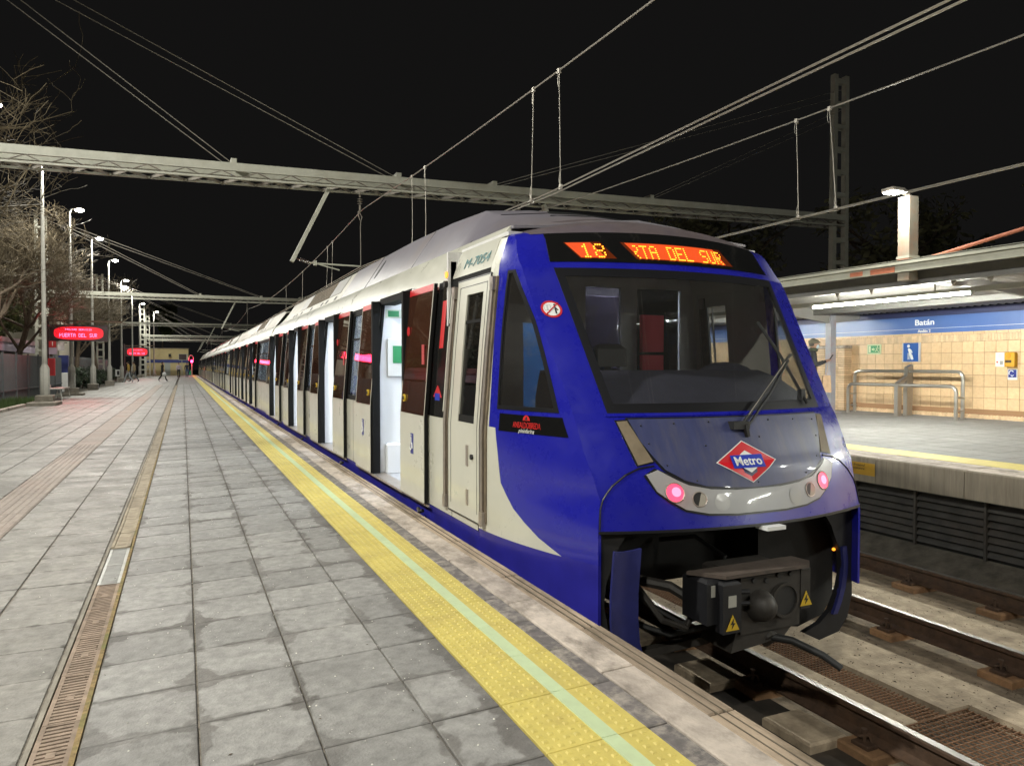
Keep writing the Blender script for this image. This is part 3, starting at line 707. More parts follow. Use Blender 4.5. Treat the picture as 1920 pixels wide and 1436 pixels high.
# cab flank: blue front part with triangular window, cream tail below it
def Yb(t): return interp(t, [.93, 1.64, 2.1, 2.35, 2.42], [4.93, 4.955, 4.972, 4.99, 5.02])
def Yw(t): return interp(t, [.16, .262, .402, .543, .752, .926], [4.10, 4.377, 4.613, 4.76, 4.80, 4.84])
def Ywf(t): return interp(t, [1.063, 1.36, 1.653, 2.047], [4.217, 4.36, 4.503, 4.775])
def Ywr(t): return interp(t, [1.06, 1.636, 2.05], [4.833, 4.859, 4.855])
for rt in (False, True):
    b = MB()
    srow(b, frange(.93, 1.065, 2), Yk, Yb, right=rt); srow(b, frange(2.05, 2.42, 5), Yk, Yb, right=rt)
    srow(b, frange(1.065, 2.05, 8), Yk, Ywf, 4, right=rt); srow(b, frange(1.065, 2.05, 8), Ywr, Yb, 3, right=rt)
    srow(b, frange(.165, .93, 10), Yk, Yw, right=rt)
    b.build('cab_side', m_blue, car, smooth=True)
    b = MB(); srow(b, frange(-.2, .165, 3), Yk, lambda t: 5.1, right=rt)
    b.build('cab_skirt', m_blue_sk if rt else mat('blue_side_skirt', (0.024, 0.022, 0.27), .3, noise=.15, nscale=5, coat=.3), car, smooth=True)
    b = MB(); srow(b, frange(.165, .93, 10), lambda t: Yw(t) + .004, lambda t: 5.1, right=rt); srow(b, frange(.93, 2.36, 6), lambda t: Yb(t) + .004, lambda t: 5.1, 2, right=rt)
    b.build('cab_side_cream', m_cream, car, smooth=True)
    b = MB()
    srow(b, frange(1.065, 2.05, 8), Ywf, lambda t: min(Ywf(t) + .035, Ywr(t)), 1, .003, .02, rt); srow(b, frange(1.065, 2.05, 8), lambda t: max(Ywr(t) - .02, Ywf(t)), Ywr, 1, .003, .02, rt)
    srow(b, [1.063, 1.09], Ywf, Ywr, 6, .0035, .02, rt); srow(b, [2.03, 2.055], Ywf, Ywr, 3, .0035, .02, rt)
    w_ = b.build('cab_window', m_gask, car)
    b = MB(); srow(b, frange(1.075, 2.04, 8), Ywf, Ywr, 6, -.006, .006, rt); b.build('pane', m_clear if rt else glass('cab_side_glass', (0.8, 0.8, 0.8), (0.05, 0.045, 0.04), 1, .02, .25), w_)
    b = MB(); srow(b, frange(.915, 1.035, 2), lambda t: interp(t, [.9, 1.03], [4.103, 4.183]), lambda t: 4.79, 8, .004, .006, rt); pl_ = b.build('maker_plate', m_blk, car)
    # recessed grab rails either side of the cab door, the door itself
    def sx(z, off): return (2 * XC - XB(z) + off) if rt else (XB(z) - off)
    b = MB()
    for y in (5.0, 5.83): strip(b, y - .045, y + .045, .22, 2.02, .003, .02, rt)
    b.build('rail_recess', mat('rail_recess', (0.16, 0.125, 0.085), .7, noise=.3, nscale=10), car)
    for y in (5.0, 5.83):
        b = MB(); b.tube([(sx(z, .02), y, z) for z in (.26, .9, 1.5, 1.98)], .013, 8)
        for z in (.25, 1.97): b.box(sx(z, .0) - .03, sx(z, .0) + .03, y - .03, y + .03, z - .05, z + .05)
        b.build('grab_rail', m_alu, car)
    fr = MB()
    wa_, wb_ = (5.50, 5.86) if rt else (5.19, 5.54)
    for y0, y1, z0, z1 in ((5.07, 5.92 if rt else 5.77, .20, .93), (5.07, 5.92 if rt else 5.77, 1.93, 2.05), (5.07, wa_, .93, 1.93), (wb_, 5.92 if rt else 5.77, .93, 1.93)): strip(fr, y0, y1, z0, z1, .008, .02, rt)
    cdr = fr.build('cab_door', m_cream, car, smooth=True)
    b = MB(); strip(b, wa_, wb_, .93, 1.93, -.004, .006, rt); b.build('pane', m_clear if rt else m_darkgl, cdr)
    b = MB()
    for y0, y1, z0, z1 in ((5.062, 5.074, .19, 2.06), (5.766, 5.778, .19, 2.06), (5.07, 5.77, 2.047, 2.06), (5.07, 5.77, .19, .20), (5.115, 5.123, .26, 2.0), (5.115, 5.70, 1.994, 2.0), (5.70, 5.708, .26, 2.0)): strip(b, y0, y1, z0, z1, .0092, .02, rt)
    b.build('door_gap', m_gask, cdr)
    b = MB(); b.box(sx(.6, .012) - .004, sx(.6, .012) + .004, 5.30, 5.34, .60, .76); b.box(sx(.3, .012) - .004, sx(.3, .012) + .004, 5.30, 5.34, .30, .42); b.build('handle', m_alu, cdr)
    b = MB(); b.lathe((sx(.68, .015), 5.21, .68), [(.02, -.01), (.02, .01)], 10, 'x'); b.build('lock', m_black, cdr)
    b = MB(); strip(b, 5.885, 5.95, .14, 2.1, .001, .03, rt); b.build('door_surround', m_cream, car)
b = MB(); strip(b, 5.95, 6.32, .93, 2.04, .004, .03); b.build('black_panel', m_blk, car)
b = MB(); strip(b, 5.10, 7.08, 2.045, 2.10, .001, .03); b.build('header_panel', m_cream, car)
b = MB(); strip(b, 6.04, 6.14, 1.52, 1.93, .007, .004); b.build('red_notice', mat('sign_red', (0.55, .012, .015), .4), car)
b = MB(); b.prism([(XB(1.15) - .008, 6.10, 1.20), (XB(1.15) - .008, 6.22, 1.10), (XB(1.15) - .008, 6.10, 1.00), (XB(1.15) - .008, 5.99, 1.10)], (.004, 0, 0)); db_ = b.build('diamond_badge', m_red, car)
b = MB(); b.box(XB(1.15) - .010, XB(1.15) - .008, 6.04, 6.17, 1.07, 1.13); b.build('badge_bar', mat('logo_blue', (.012, .035, .40), .35), db_)
# steps of the front
b = MB()
ts = frange(.37, .55, 3) + frange(.62, 1.065, 6)
frow(b, ts, lambda t: -dcr(t), dcr, 24)
frow(b, frange(1.065, 2.06, 8), lambda t: -dcr(t), lambda t: -wd(t), 4); frow(b, frange(1.065, 2.06, 8), wd, dcr, 4)
frow(b, frange(2.06, 2.42, 6), lambda t: -dcr(t), dcr, 24)
fm = b.build('front_mask', m_blue, car, smooth=True)
b = MB(); frow(b, frange(2.36, 2.6, 6), lambda t: -dcr(t) + .03 + .06 * (2.6 - t) / .2, lambda t: dcr(t) - .03 - .06 * (2.6 - t) / .2, 24, .005); b.build('front_cap', m_rooft, car, smooth=True)
ws = MB()
frow(ws, frange(1.065, 1.125, 2), lambda t: -wd(t), wd, 20, .003); frow(ws, frange(1.995, 2.06, 2), lambda t: -wd(t), wd, 20, .003)
frow(ws, frange(1.125, 1.995, 6), lambda t: -wd(t), lambda t: -wd(t) + .055, 2, .003); frow(ws, frange(1.125, 1.995, 6), lambda t: wd(t) - .055, wd, 2, .003)
wsf = ws.build('windscreen_frame', m_gask, car, smooth=True)
b = MB(); frow(b, frange(1.12, 2.0, 8), lambda t: -wd(t) + .05, lambda t: wd(t) - .05, 20, -.004, .006); b.build('windscreen', m_wind, wsf, smooth=True)
b = MB(); frow(b, frange(1.047, 1.066, 1), lambda t: -wd(t) - .02, lambda t: wd(t) + .02, 20, .006, .03); b.build('sill_trim', m_blue, car)
def hw(t): return interp(t, [.598, .605, .62, .66, .725, .8, .9, 1.03], [.04, .2, .39, .53, .64, .69, .75, .79])
b = MB(); frow(b, [.598, .6015, .605, .612, .62, .635, .66, .69, .725, .76, .8, .85, .9, .96, 1.03], lambda t: -hw(t), hw, 20, .010, .02); hood = b.build('hood_panel', m_hood, car, smooth=True)
b = MB(); frow(b, [.588, .592, .598, .605, .612, .628, .652, .69, .725, .76, .8, .85, .9, .96, 1.038], lambda t: -hw(t + .008) - .012, lambda t: hw(t + .008) + .012, 20, .005, .02); b.build('hood_gap', m_gask, car)
# lamp band, smiling below the hood
LOW = [(0, .447), (.2, .446), (.4, .457), (.55, .487), (.65, .545), (.72, .60), (.77, .70)]
UPP = [(0, .588), (.18, .588), (.36, .60), (.51, .63), (.58, .662), (.64, .695), (.69, .725)]
def bandc(c, e, sgn, up): return [(sgn * (d + (e if i == 6 else 0)), z + up * (1 if i < 6 else .6)) for i, (d, z) in enumerate(c)]
for nm, m_, off, e in (('band_gasket', m_gask, .006, .014), ('lamp_band', m_band, .012, 0.0)):
    b = MB()
    lo = [p for p in reversed(bandc(LOW, e, -1, -e))] + bandc(LOW, e, 1, -e)[1:]; up = [p for p in reversed(bandc(UPP, e, -1, e))] + bandc(UPP, e, 1, e)[1:]
    P = [[SF(a[0] + (c[0] - a[0]) * k / 4, a[1] + (c[1] - a[1]) * k / 4, off) for a, c in zip(lo, up)] for k in range(5)]
    b.grid(P, (0, .02, 0)); bo = b.build(nm, m_, car, smooth=True)
def disc(mb, d, z, r, off, a0=0.0, a1=360.0, n=24, r0=0.0):
    pts = [SF(d + r * math.cos(R(a)), z + r * .96 * math.sin(R(a)), off) for a in frange(a0, a1, n)]
    c = SF(d, z, off)
    vs = [c] + pts; return mb.add(vs, [(0, i, i + 1) for i in range(1, len(pts))])
for s_ in (-1, 1):
    b = MB(); disc(b, s_ * .61, .59, .058, .0155); tl_ = b.build('tail_lamp', m_tail, bo, fix=False)
    b = MB(); b.tube([SF(s_ * .61 + .06 * math.cos(a), .59 + .0576 * math.sin(a), .014) for a in frange(0, 6.283, 24)], .005, 6); b.build('lamp_rim', m_alu, tl_)
    b = MB(); disc(b, s_ * .61 + .008, .595, .030, .017); b.build('lamp_core', emis('tail_core', (1, .16, .26), 3.2), tl_, fix=False)
    b = MB(); b.tube([SF(s_ * .455 + .047 * math.cos(a), .545 + .0452 * math.sin(a), .0145) for a in frange(0, 6.283, 24)], .004, 6); b.build('lamp_rim', m_alu, bo)
    b = MB(); disc(b, s_ * .455, .545, .045, .0150, 70, 250); lm = b.build('lamp_half', m_black, bo, fix=False)
    b = MB(); disc(b, s_ * .455, .545, .045, .0155, -110, 70); b.build('head_lamp', mat('lamp_glass', (0.42, 0.40, 0.34), .1, coat=1), bo, fix=False)
    b = MB(); disc(b, s_ * .30, .52, .055, .0140); b.build('blank_lamp', mat('lamp_blank', (0.46, 0.46, 0.45), .2, coat=1), bo, fix=False)
    pl0 = bpy.data.lights.new('tail_light', 'POINT'); pl0.energy = .12; pl0.color = (1, .06, .12); pl0.shadow_soft_size = .05
    lo_ = bpy.data.objects.new('tail_light', pl0); C.objects.link(lo_); lo_.location = SF(s_ * .61, .59, .10)
    for nm, m_, e, off in (('marker_frame', m_gask, .008, .005), ('marker_lens', m_lens, 0, .010)):
        b = MB(); A = [(s_ * (.865 + e), 1.015 + e), (s_ * (.80 + e), .755 - e)]; B = [(s_ * (.802 - e), 1.02 + e), (s_ * (.70 - e), .775 - e)]
        ruled(b, A, B, 2, lambda d, t: SF(d, t, off), (0, .02, 0)); mk = b.build(nm, m_, car)
# bumper seam
b = MB()
for s_ in (-1, 1):
    sm = [(.70, .748), (.80, .735), (.89, .70), (.98, .635), (1.02, .59), (1.045, .555), (1.065, .5), (1.08, .38)]
    b.tube([SF(s_ * d, t, .001) for d, t in sm], .006, 6)
b.build('bumper_seam', m_gask, car)
b = MB()
for d, t in ((-.72, .99), (-.5, 1.0), (-.25, 1.005), (.25, 1.005), (.5, 1.0), (.72, .99), (-.70, .88), (.70, .88), (-.62, .75), (.62, .75), (-.45, .655), (.45, .655), (0, .625), (.12, .90), (-.32, .86)):
    p_ = SF(d, t, .010); b.ball(p_, .006, 8, 5)
b.build('hood_bolt', m_gask, hood)
b = MB(); frow(b, [.355, .372], lambda t: -1.085, lambda t: 1.085, 20, .002, .3); b.build('bumper_lip', m_gask, car)
b = MB(); c_ = SF(.05, .345); b.box(c_[0] - .075, c_[0] + .075, c_[1] - .06, c_[1] + .05, c_[2] - .012, c_[2] + .012); b.build('step_plate', m_white, car)
# destination display
b = MB(); frow(b, frange(2.112, 2.36, 5), lambda t: -interp(t, [2.11, 2.36], [.985, .955]), lambda t: interp(t, [2.11, 2.36], [.985, .955]), 20, .006, .02); dp = b.build('destination_panel', m_blk, car, smooth=True)
def fr_at(d, t, off):
    p = Vector(SF(d, t, off)); a = (Vector(SF(d + .01, t, off)) - p).normalized(); u = (Vector(SF(d, t + .01, off)) - p).normalized(); return p, a, u
for nm, d0, d1, t0, t1 in (('number_window', -.765, -.50, 2.14, 2.275), ('destination_window', -.345, .56, 2.14, 2.275)):
    b = MB(); sh = -.085
    ruled(b, [(d0 + .0, t0), (d0 + sh, t1)], [(d1, t0), (d1 + sh, t1)], 8, lambda d, t: SF(d, t, .009), (0, .002, 0)); b.build(nm, mat('dark_amber', (.03, .012, .006), .2, emit=(1, .1, 0), estr=.10), dp)
for nm, d0, d1 in (('number_glow', -.760, -.58), ('destination_glow', -.32, .48)):
    b = MB(); ruled(b, [(d0, 2.146), (d0 - .08, 2.27)], [(d1, 2.146), (d1 - .08, 2.27)], 8, lambda d, t: SF(d, t, .012), (0, .002, 0)); b.build(nm, m_ledbg, dp)
dots('18', lambda u, v: fr_at(-.745 + u, 2.152 + v * 1.02, .0165), .0165, .012).build('number_text', m_led, dp, fix=False)
dots('RTA DEL SUR', lambda u, v: fr_at(-.37 + u, 2.152 + v * 1.22, .0165), .0128, .0105, skip=2).build('destination_text', m_led, dp, fix=False)
# prohibition sticker
def onfront(nm, pts, off, m_, par):
    b = MB(); v = [SF(d, t, off) for d, t in pts]; c_ = tuple(sum(x) / len(v) for x in zip(*v)); n_ = len(v)
    b.add(v + [c_], [(i, (i + 1) % n_, n_) for i in range(n_)]); return b.build(nm, m_, par, fix=False)
def circ(d, t, r, n=28): return [(d + r * math.cos(2 * math.pi * i / n), t + r * .88 * math.sin(2 * math.pi * i / n)) for i in range(n)]
st_ = onfront('no_riding_sticker', circ(-1.068, 1.753, .068), .004, m_red, car)
onfront('sticker_face', circ(-1.068, 1.753, .053), .0052, m_white, st_)
b = MB(); b.tube([SF(-1.068 - .05, 1.753 - .044, .006), SF(-1.068 + .05, 1.753 + .044, .006)], .005, 6); b.build('sticker_bar', m_red, st_)
b = MB(); b.tube([SF(-1.045, 1.722, .006), SF(-1.045, 1.768, .006)], .006, 6); b.ball(SF(-1.045, 1.783, .006), .007, 8, 5); b.tube([SF(-1.045, 1.765, .006), SF(-1.028, 1.745, .006)], .0035, 5); b.build('sticker_figure', m_black, st_)
b = MB()
for x in (-1.105, -1.082):
    b.tube([SF(x - .008, 1.745, .0056), SF(x - .008, 1.782, .0056), SF(x + .01, 1.782, .0056), SF(x + .01, 1.745, .0056), SF(x - .008, 1.745, .0056)], .0015, 4)
b.build('sticker_door', mat('grey_print', (.3, .3, .3), .5), st_)
# operator's diamond
def dia(k): return [(-.045 - .243 * k, .755), (-.045, .755 - .130 * k), (-.045 + .243 * k, .755), (-.045, .755 + .128 * k)]
def diam(k, off, nm, m_, par):
    q = dia(k); pts = []
    for a, c_ in zip(q, q[1:] + q[:1]): pts += [(a[0] + (c_[0] - a[0]) * i / 6, a[1] + (c_[1] - a[1]) * i / 6) for i in range(6)]
    return onfront(nm, pts, off, m_, par)
lg = diam(1.0, .014, 'diamond_logo', m_white, car); diam(.95, .0152, 'logo_red', mat('logo_red', (.58, .008, .018), .35), lg); diam(.52, .0164, 'logo_white', m_white, lg)
b = MB(); ruled(b, [(-.172, .718), (-.172, .795)], [(.082, .718), (.082, .795)], 6, lambda d, t: SF(d, t, .0180), (0, .001, 0)); b.build('logo_bar', mat('logo_blue', (.012, .035, .40), .35), lg)
def mrot(a, u):
    a = Vector(a).normalized(); u = Vector(u).normalized(); n_ = a.cross(u).normalized(); u = n_.cross(a)
    return Matrix((a, u, n_)).transposed().to_euler()
p_, a_, u_ = fr_at(-.045, .7565, .021); text('logo_text', 'Metro', m_white, lg, p_, .088, mrot(a_, u_), .001, sx=.98, bold=.0012)
# writing on the flank
SIDE = mrot((0, -1, 0), (0, 0, 1))
text('fleet_number', 'M-7054', m_teal, car, (XB(2.19) - .0035, 5.47, 2.195), .115, mrot((0, -1, 0), (.3, 0, 1)), .001, sx=1.55, shear=.2)
p = XL(4.48, .965); q = XL(4.36, .965)
dirn = Vector((q[0] - p[0], q[1] - p[1], 0)).normalized()
text('maker_name', 'ANSALDOBREDA', mat('maker_red', (.62, .02, .02), .5), car, (p[0] - .0072, p[1], .966), .058, mrot(dirn, (0, 0, 1)), .0008, sx=.62)
text('designer_name', 'pininfarina', m_white, car, (p[0] - .0105, p[1], .929), .042, mrot(dirn, (0, 0, 1)), .0008, shear=.4, sx=.9)
b = MB(); n_ = 14; c_ = Vector((p[0] - .008, p[1], 1.0)); b.add([c_] + [c_ + dirn * .036 * math.cos(math.pi * i / n_) + Vector((0, 0, .036 * math.sin(math.pi * i / n_))) for i in range(n_ + 1)], [(0, i, i + 1) for i in range(1, n_ + 1)]); b.build('maker_badge', mat('maker_red', (.62, .02, .02), .5), car, fix=False)
b = MB(); c_ = c_ - Vector((.001, 0, 0)); b.add([c_ + dirn * x + Vector((0, 0, z)) for x, z in ((-.018, .004), (.014, .004), (.008, .014), (.010, .024), (.0, .028), (-.006, .016))], [(0, 1, 2, 3, 4, 5)]); b.build('badge_figure', m_black, car, fix=False)
# signal lamps over the first door
b = MB(); b.box(XB(2.14) - .03, XB(2.14) + .02, 5.955, 6.015, 2.03, 2.25); sb = b.build('signal_bracket', m_alu, car)
for i, z in enumerate((2.06, 2.14, 2.22)):
    b = MB(); b.lathe((XB(z) - .03, 5.985, z), [(.028, -.035), (.03, 0)], 12, 'x'); b.build('signal_lamp', m_orange if i == 1 else m_black, sb)
# roof of the first car: grey fairing, then cream cover with grilles
b = MB(); hump(b, [(5.05, .02), (5.45, .20), (5.9, .55), (6.3, .82), (7.2, .93), (8.6, 1), (11.7, 1)]); rf = b.build('roof_fairing', m_roofg, car, smooth=True)
b = MB()
for y in (5.95, 7.75, 10.0):
    h = interp(y, [5.9, 6.3, 7.2, 8.6], [.55, .82, .93, 1]); b.tube([(XC - 1.1, y, 2.418), (XC - .81, y, 2.428 + .435 * h), (XC - .36, y, 2.503 + .395 * h), (XC, y, 2.533 + .37 * h)], .004, 4)
b.build('fairing_seam', m_gask, rf)
b = MB(); P = [[(XC - .95 - .004 + .083 * math.sin(a) * (1 - k), 9.72 + .055 * math.cos(a) * (1 - k), 2.645 + .002 + .127 * math.sin(a) * (1 - k)) for a in frange(0, 6.283, 16)] for k in (0, .999)]
b.grid([[(x - .0, y, z) for x, y, z in r_] for r_ in P], (.004, 0, -.003)); b.build('drain_hole', m_black, rf)
b = MB()
for i, y in enumerate((5.78, 5.92, 6.06, 6.20)):
    h = interp(y, [5.45, 5.9, 6.3], [.20, .55, .82]); b.tube([(XC + a, y, interp(abs(a), [0, .36, .81], [2.53 + .37 * h, 2.50 + .395 * h, 2.425 + .435 * h]) - .004) for a in (-.42 + .06 * i, -.2, 0, .2, .36, .62 - .05 * i)], .012, 6)
b.build('roof_louvre', m_black, rf)
b = MB(); hump(b, [(11.72, .98), (18.9, .98), (19.4, .75), (19.85, .12)]); rc = b.build('roof_cover', m_cream_r, car, smooth=True)
roof_gear(car, 12.1, 0)
# cab interior
b = MB(); b.box(2.35, 4.37, 4.45, 6.0, .05, .12); b.box(2.2, 4.52, 5.0, 6.0, 2.33, 2.36); b.build('cab_floor', m_ing, car)
b = MB(); b.box(2.06, 2.15, 5.955, 5.99, .12, 2.33); b.box(2.15, 2.76, 5.95, 6.0, .12, 2.33); b.box(2.76, 3.04, 5.95, 6.0, .12, .95); b.box(2.76, 3.04, 5.95, 6.0, 1.75, 2.33); b.box(3.04, 3.39, 5.95, 6.0, .12, 2.33); b.box(3.39, 3.77, 5.95, 6.0, .12, 1.0); b.box(3.39, 3.77, 5.95, 6.0, 2.1, 2.33); b.box(3.77, 3.95, 5.95, 6.0, .12, 2.33); b.box(4.45, 4.66, 5.95, 6.0, .12, 2.33); b.box(3.95, 4.45, 5.95, 6.0, .12, .5); b.box(3.95, 4.45, 5.95, 6.0, 2.1, 2.33); bw = b.build('cab_back_wall', m_ing, car)
b = MB(); b.cbox(3.50, 4.02, 6.25, 6.40, .12, 2.05, .01); b.build('saloon_panel', mat('lilac_panel', (.62, .58, .68), .5), car)  # pale panel stood in the saloon so the ceiling strips light it
b = MB(); b.box(3.39, 3.77, 5.97, 5.98, 1.0, 2.1); b.build('rear_door_glass', glass('smoked_glass', (.42, .40, .46), (.03, .03, .03), 1, .03, .15), car)
b = MB(); b.box(3.98, 4.22, 5.90, 5.948, 1.15, 1.47); b.box(3.98, 4.22, 5.90, 5.948, 1.50, 1.85); b.build('red_cabinet', mat('cab_red', (.72, .012, .04), .5), car)
b = MB(); b.box(3.96, 4.44, 5.97, 5.98, .5, 2.1); b.build('cab_back_glass', m_darkgl, car)
b = MB()
P = [[(XC + d, Yc(1.06) + .177 * d * d + .05 + y, z) for d in frange(-.93, .95, 12)] for y, z in ((0, .98), (.05, 1.10), (.38, 1.27), (.62, 1.335), (.85, 1.335), (.92, 1.15), (.95, .3))]
b.grid(P, (0, .01, -.02)); b.build('dashboard', m_dash, car, smooth=True)
b = MB(); b.ball((4.02, 4.78, 1.17), .34, 18, 10, (1.0, .7, .68)); b.build('control_binnacle', m_dash, car, smooth=True)
b = MB(); b.cbox(2.97, 3.24, 5.02, 5.12, 1.36, 1.54, .04); b.cbox(2.88, 3.33, 5.06, 5.18, .62, 1.33, .05); b.cbox(2.88, 3.33, 4.95, 5.18, .52, .64, .04); b.box(3.07, 3.14, 5.1, 5.16, .12, 1.38); b.build('driver_seat', m_black, car)
b = MB(); b.box(2.6, 3.25, 6.3, 6.31, .8, 1.85); b.build('cab_poster', mat('poster_blue', (.05, .36, .95), .5, dirt=(.6, .7, .75), dscale=3.5, damt=1.0), car)
# wiper
pv, jt = Vector(SF(-.03, .985, .05)), Vector(SF(.66, 1.416, .06)); ae = Vector(SF(.745, 1.45, .06))
b = MB(); b.tube([pv, pv.lerp(jt, .5) + Vector((0, -.02, 0)), jt], .010, 6); b.tube([pv + Vector((.05, 0, -.015)), pv.lerp(jt, .5) + Vector((.035, -.02, -.012)), jt + Vector((.02, 0, -.01))], .009, 6); b.tube([jt, ae], .012, 6)
b.box(pv.x - .07, pv.x + .06, pv.y - .01, pv.y + .05, pv.z - .03, pv.z + .02); b.tube([pv + Vector((.03, 0, .0)), pv + Vector((.05, 0, -.08))], .02, 6)
wa = b.build('wiper_arm', m_black, car)
b = MB(); b.tube([SF(.535, 1.69, .03), SF(.64, 1.43, .035), SF(.73, 1.10, .03)], .013, 6); b.box(*[c for p_ in [(SF(.71, 1.17, .05))] for c in (p_[0] - .02, p_[0] + .02, p_[1], p_[1] + .04, p_[2] - .05, p_[2] + .03)]); b.build('wiper_blade', m_black, wa)
b = MB(); b.tube([pv.lerp(jt, .12) + Vector((.0, -.012, .01)), pv.lerp(jt, .93) + Vector((0, -.02, .01))], .003, 5); b.build('wiper_edge', m_alu, wa)
# below the bumper: black cavity, side blades, coupler
b = MB(); b.box(2.30, 4.44, 4.35, 5.0, -.16, .36); b.box(2.29, 2.33, 3.87, 5.0, -.3, .36); b.prism([(3.72, 4.06, .36), (4.44, 4.06, .36), (4.44, 4.06, -.36), (4.34, 4.06, -.48), (4.1, 4.06, -.54), (3.86, 4.06, -.50), (3.72, 4.06, -.40)], (0, .3, 0)); b.box(2.3, 4.44, 3.9, 4.4, .30, .37); b.build('front_cavity', m_under, car)
def valance(s_):
    arc = [(.70, .36), (.80, .36), (.90, .22), (.985, .02), (1.0, -.12), (.97, -.26), (.90, -.40), (.80, -.48), (.66, -.53)]
    out = [(1.08, .36), (1.085, .36), (1.095, .22), (1.10, .02), (1.10, -.12), (1.10, -.30), (1.06, -.46), (.98, -.56), (.80, -.60)]
    b = MB(); P = [[(XC + s_ * a, 3.90 + .05 * (1.1 - a), z) for a, z in (i_, o_)] for i_, o_ in zip(arc, out)]; b.grid(P, (0, .04, 0)); v_ = b.build('front_valance', m_valb, car)
    b = MB()
    if s_ > 0:
        P = [[(XC + a + e, 3.885, z) for e in (0, .045)] for a, z in ((.985, .06), (1.0, -.06), (.995, -.14), (.975, -.24), (.94, -.34), (.90, -.42))]
        b.grid(P, (0, .03, 0))
    else:
        P = [[(XC - 1.05 + a * .19 + bow, 3.72 + .03 * math.sin(a * 3.14), z - .018 * math.sin(a * 3.14) * (z > .2)) for a in frange(0, 1, 4)] for z, bow in ((.27, .01), (.15, 0), (.0, -.012), (-.15, -.012), (-.30, .0), (-.36, .02))]
        b.grid(P, (0, .02, 0))
    b.build('side_blade', mat('blade_blue', (0.016, 0.019, 0.11), .45, noise=.2, nscale=9), car, smooth=True)
valance(1); valance(-1)
cp = MB(); cp.prism([(2.84, 3.72, .075), (2.99, 3.53, .075), (3.66, 3.53, .075), (3.73, 3.60, .075), (3.71, 3.74, .075)], (0, 0, .022)); cp0 = cp.build('coupler', m_coupr, car)
b = MB(); b.cbox(3.14, 3.625, 3.575, 3.95, -.30, .072, .02); b.prism([(3.12, 3.59, -.28), (3.60, 3.59, -.28), (3.50, 3.59, -.37), (3.08, 3.59, -.41)], (0, .3, 0)); b.build('coupler_head', m_coup, cp0)
b = MB(); b.lathe((3.285, 3.575, -.13), [(.10, .02), (.10, -.02), (.088, -.06), (.06, -.10), (.03, -.118), (.004, -.122)], 20, 'y'); b.build('coupler_cone', m_coup, cp0, smooth=True)
b = MB(); b.lathe((3.485, 3.570, -.12), [(.112, .01), (.112, -.02), (.094, -.02), (.09, .008)], 22, 'y'); b.build('coupler_funnel', m_coup, cp0)
b = MB(); b.lathe((3.485, 3.562, -.12), [(.093, .004), (.093, .0)], 22, 'y'); b.build('funnel_hole', m_black, cp0)
b = MB()
for x, z in ((3.24, .03), (3.34, .02), (3.44, .045), (3.54, .04)): b.lathe((x, 3.574, z), [(.016, .01), (.016, -.012)], 10, 'y')
b.build('air_port', m_black, cp0)
b = MB(); b.cbox(2.87, 3.09, 3.56, 3.80, -.20, .07, .02); b.cbox(2.95, 3.09, 3.51, 3.58, -.25, .06, .015); b.tube([(3.08, 3.53, -.01), (3.15, 3.51, -.01)], .016, 8); b.tube([(3.08, 3.53, -.08), (3.15, 3.51, -.08)], .013, 8); b.build('electric_box', m_valb, cp0)
b = MB(); b.cbox(3.63, 3.71, 3.57, 3.75, -.20, .07, .015); b.build('electric_box', m_coup, cp0)
for x, y, z in ((3.02, 3.507, -.185), (3.67, 3.567, -.135)):
    b = MB(); b.prism([(x - .05, y, z - .045), (x + .05, y, z - .045), (x, y, z + .05)], (0, -.003, 0)); tr = b.build('warning_triangle', mat('hazard_yellow', (.55, .36, .02), .5), cp0)
    b = MB(); b.prism([(x + dx, y - .0035, z + dz) for dx, dz in ((.008, .03), (-.018, -.008), (-.002, -.006), (-.010, -.036), (.018, .0), (.002, .0))], (0, -.002, 0)); b.build('warning_flash', m_black, tr)
b = MB(); b.box(2.90, 2.93, 3.557, 3.56, -.03, .04); b.box(2.99, 3.05, 3.507, 3.51, -.09, -.02); b.build('box_label', mat('grey_label', (.35, .34, .30), .5), cp0)
b = MB(); b.tube([(3.0, 3.75, -.16), (2.85, 3.9, -.05), (2.6, 4.2, -.02)], .035, 8); b.tube([(2.95, 3.8, -.2), (2.86, 3.75, -.27), (2.72, 3.8, -.22), (2.66, 4.0, -.05)], .022, 8); b.tube([(3.41, 3.60, -.38), (3.40, 3.75, -.28)], .06, 10)
b.beam((2.45, 4.2, -.60), (3.25, 3.9, -.42), .07, .05); b.beam((2.55, 4.2, -.62), (2.55, 4.2, -.3), .07); b.beam((2.35, 4.2, -.36), (2.75, 4.2, -.33), .06); b.beam((3.15, 3.85, -.36), (3.5, 3.7, -.40), .1, .06); b.build('draw_gear', m_coup, car)
b = MB(); b.tube([(3.42, 3.60, -.36), (3.49, 3.50, -.36), (3.60, 3.36, -.42), (3.66, 3.27, -.48)], [.026, .024, .022, .022], 10); b.build('air_hose', m_black, car, smooth=True)
b = MB()
for k, pts in enumerate((((2.55, 4.25, .1), (2.7, 3.95, -.15), (2.9, 3.85, -.28), (3.12, 3.8, -.22)), ((2.5, 4.3, 0), (2.62, 4.0, -.28), (2.85, 3.9, -.36), (3.1, 3.8, -.30)), ((3.75, 3.8, 0), (3.95, 3.95, -.18), (4.1, 4.2, -.05)), ((3.7, 3.75, -.12), (3.9, 3.9, -.32), (4.15, 4.25, -.12)), ((3.3, 3.9, .09), (3.2, 4.1, .2), (3.05, 4.3, .15)))): b.tube(pts, .016 + .004 * (k % 2), 7)
b.build('hose', m_black, car, smooth=True)
b = MB(); b.ball((4.33, 3.95, .03), .012, 8, 6); b.build('small_lamp', m_orange, car)
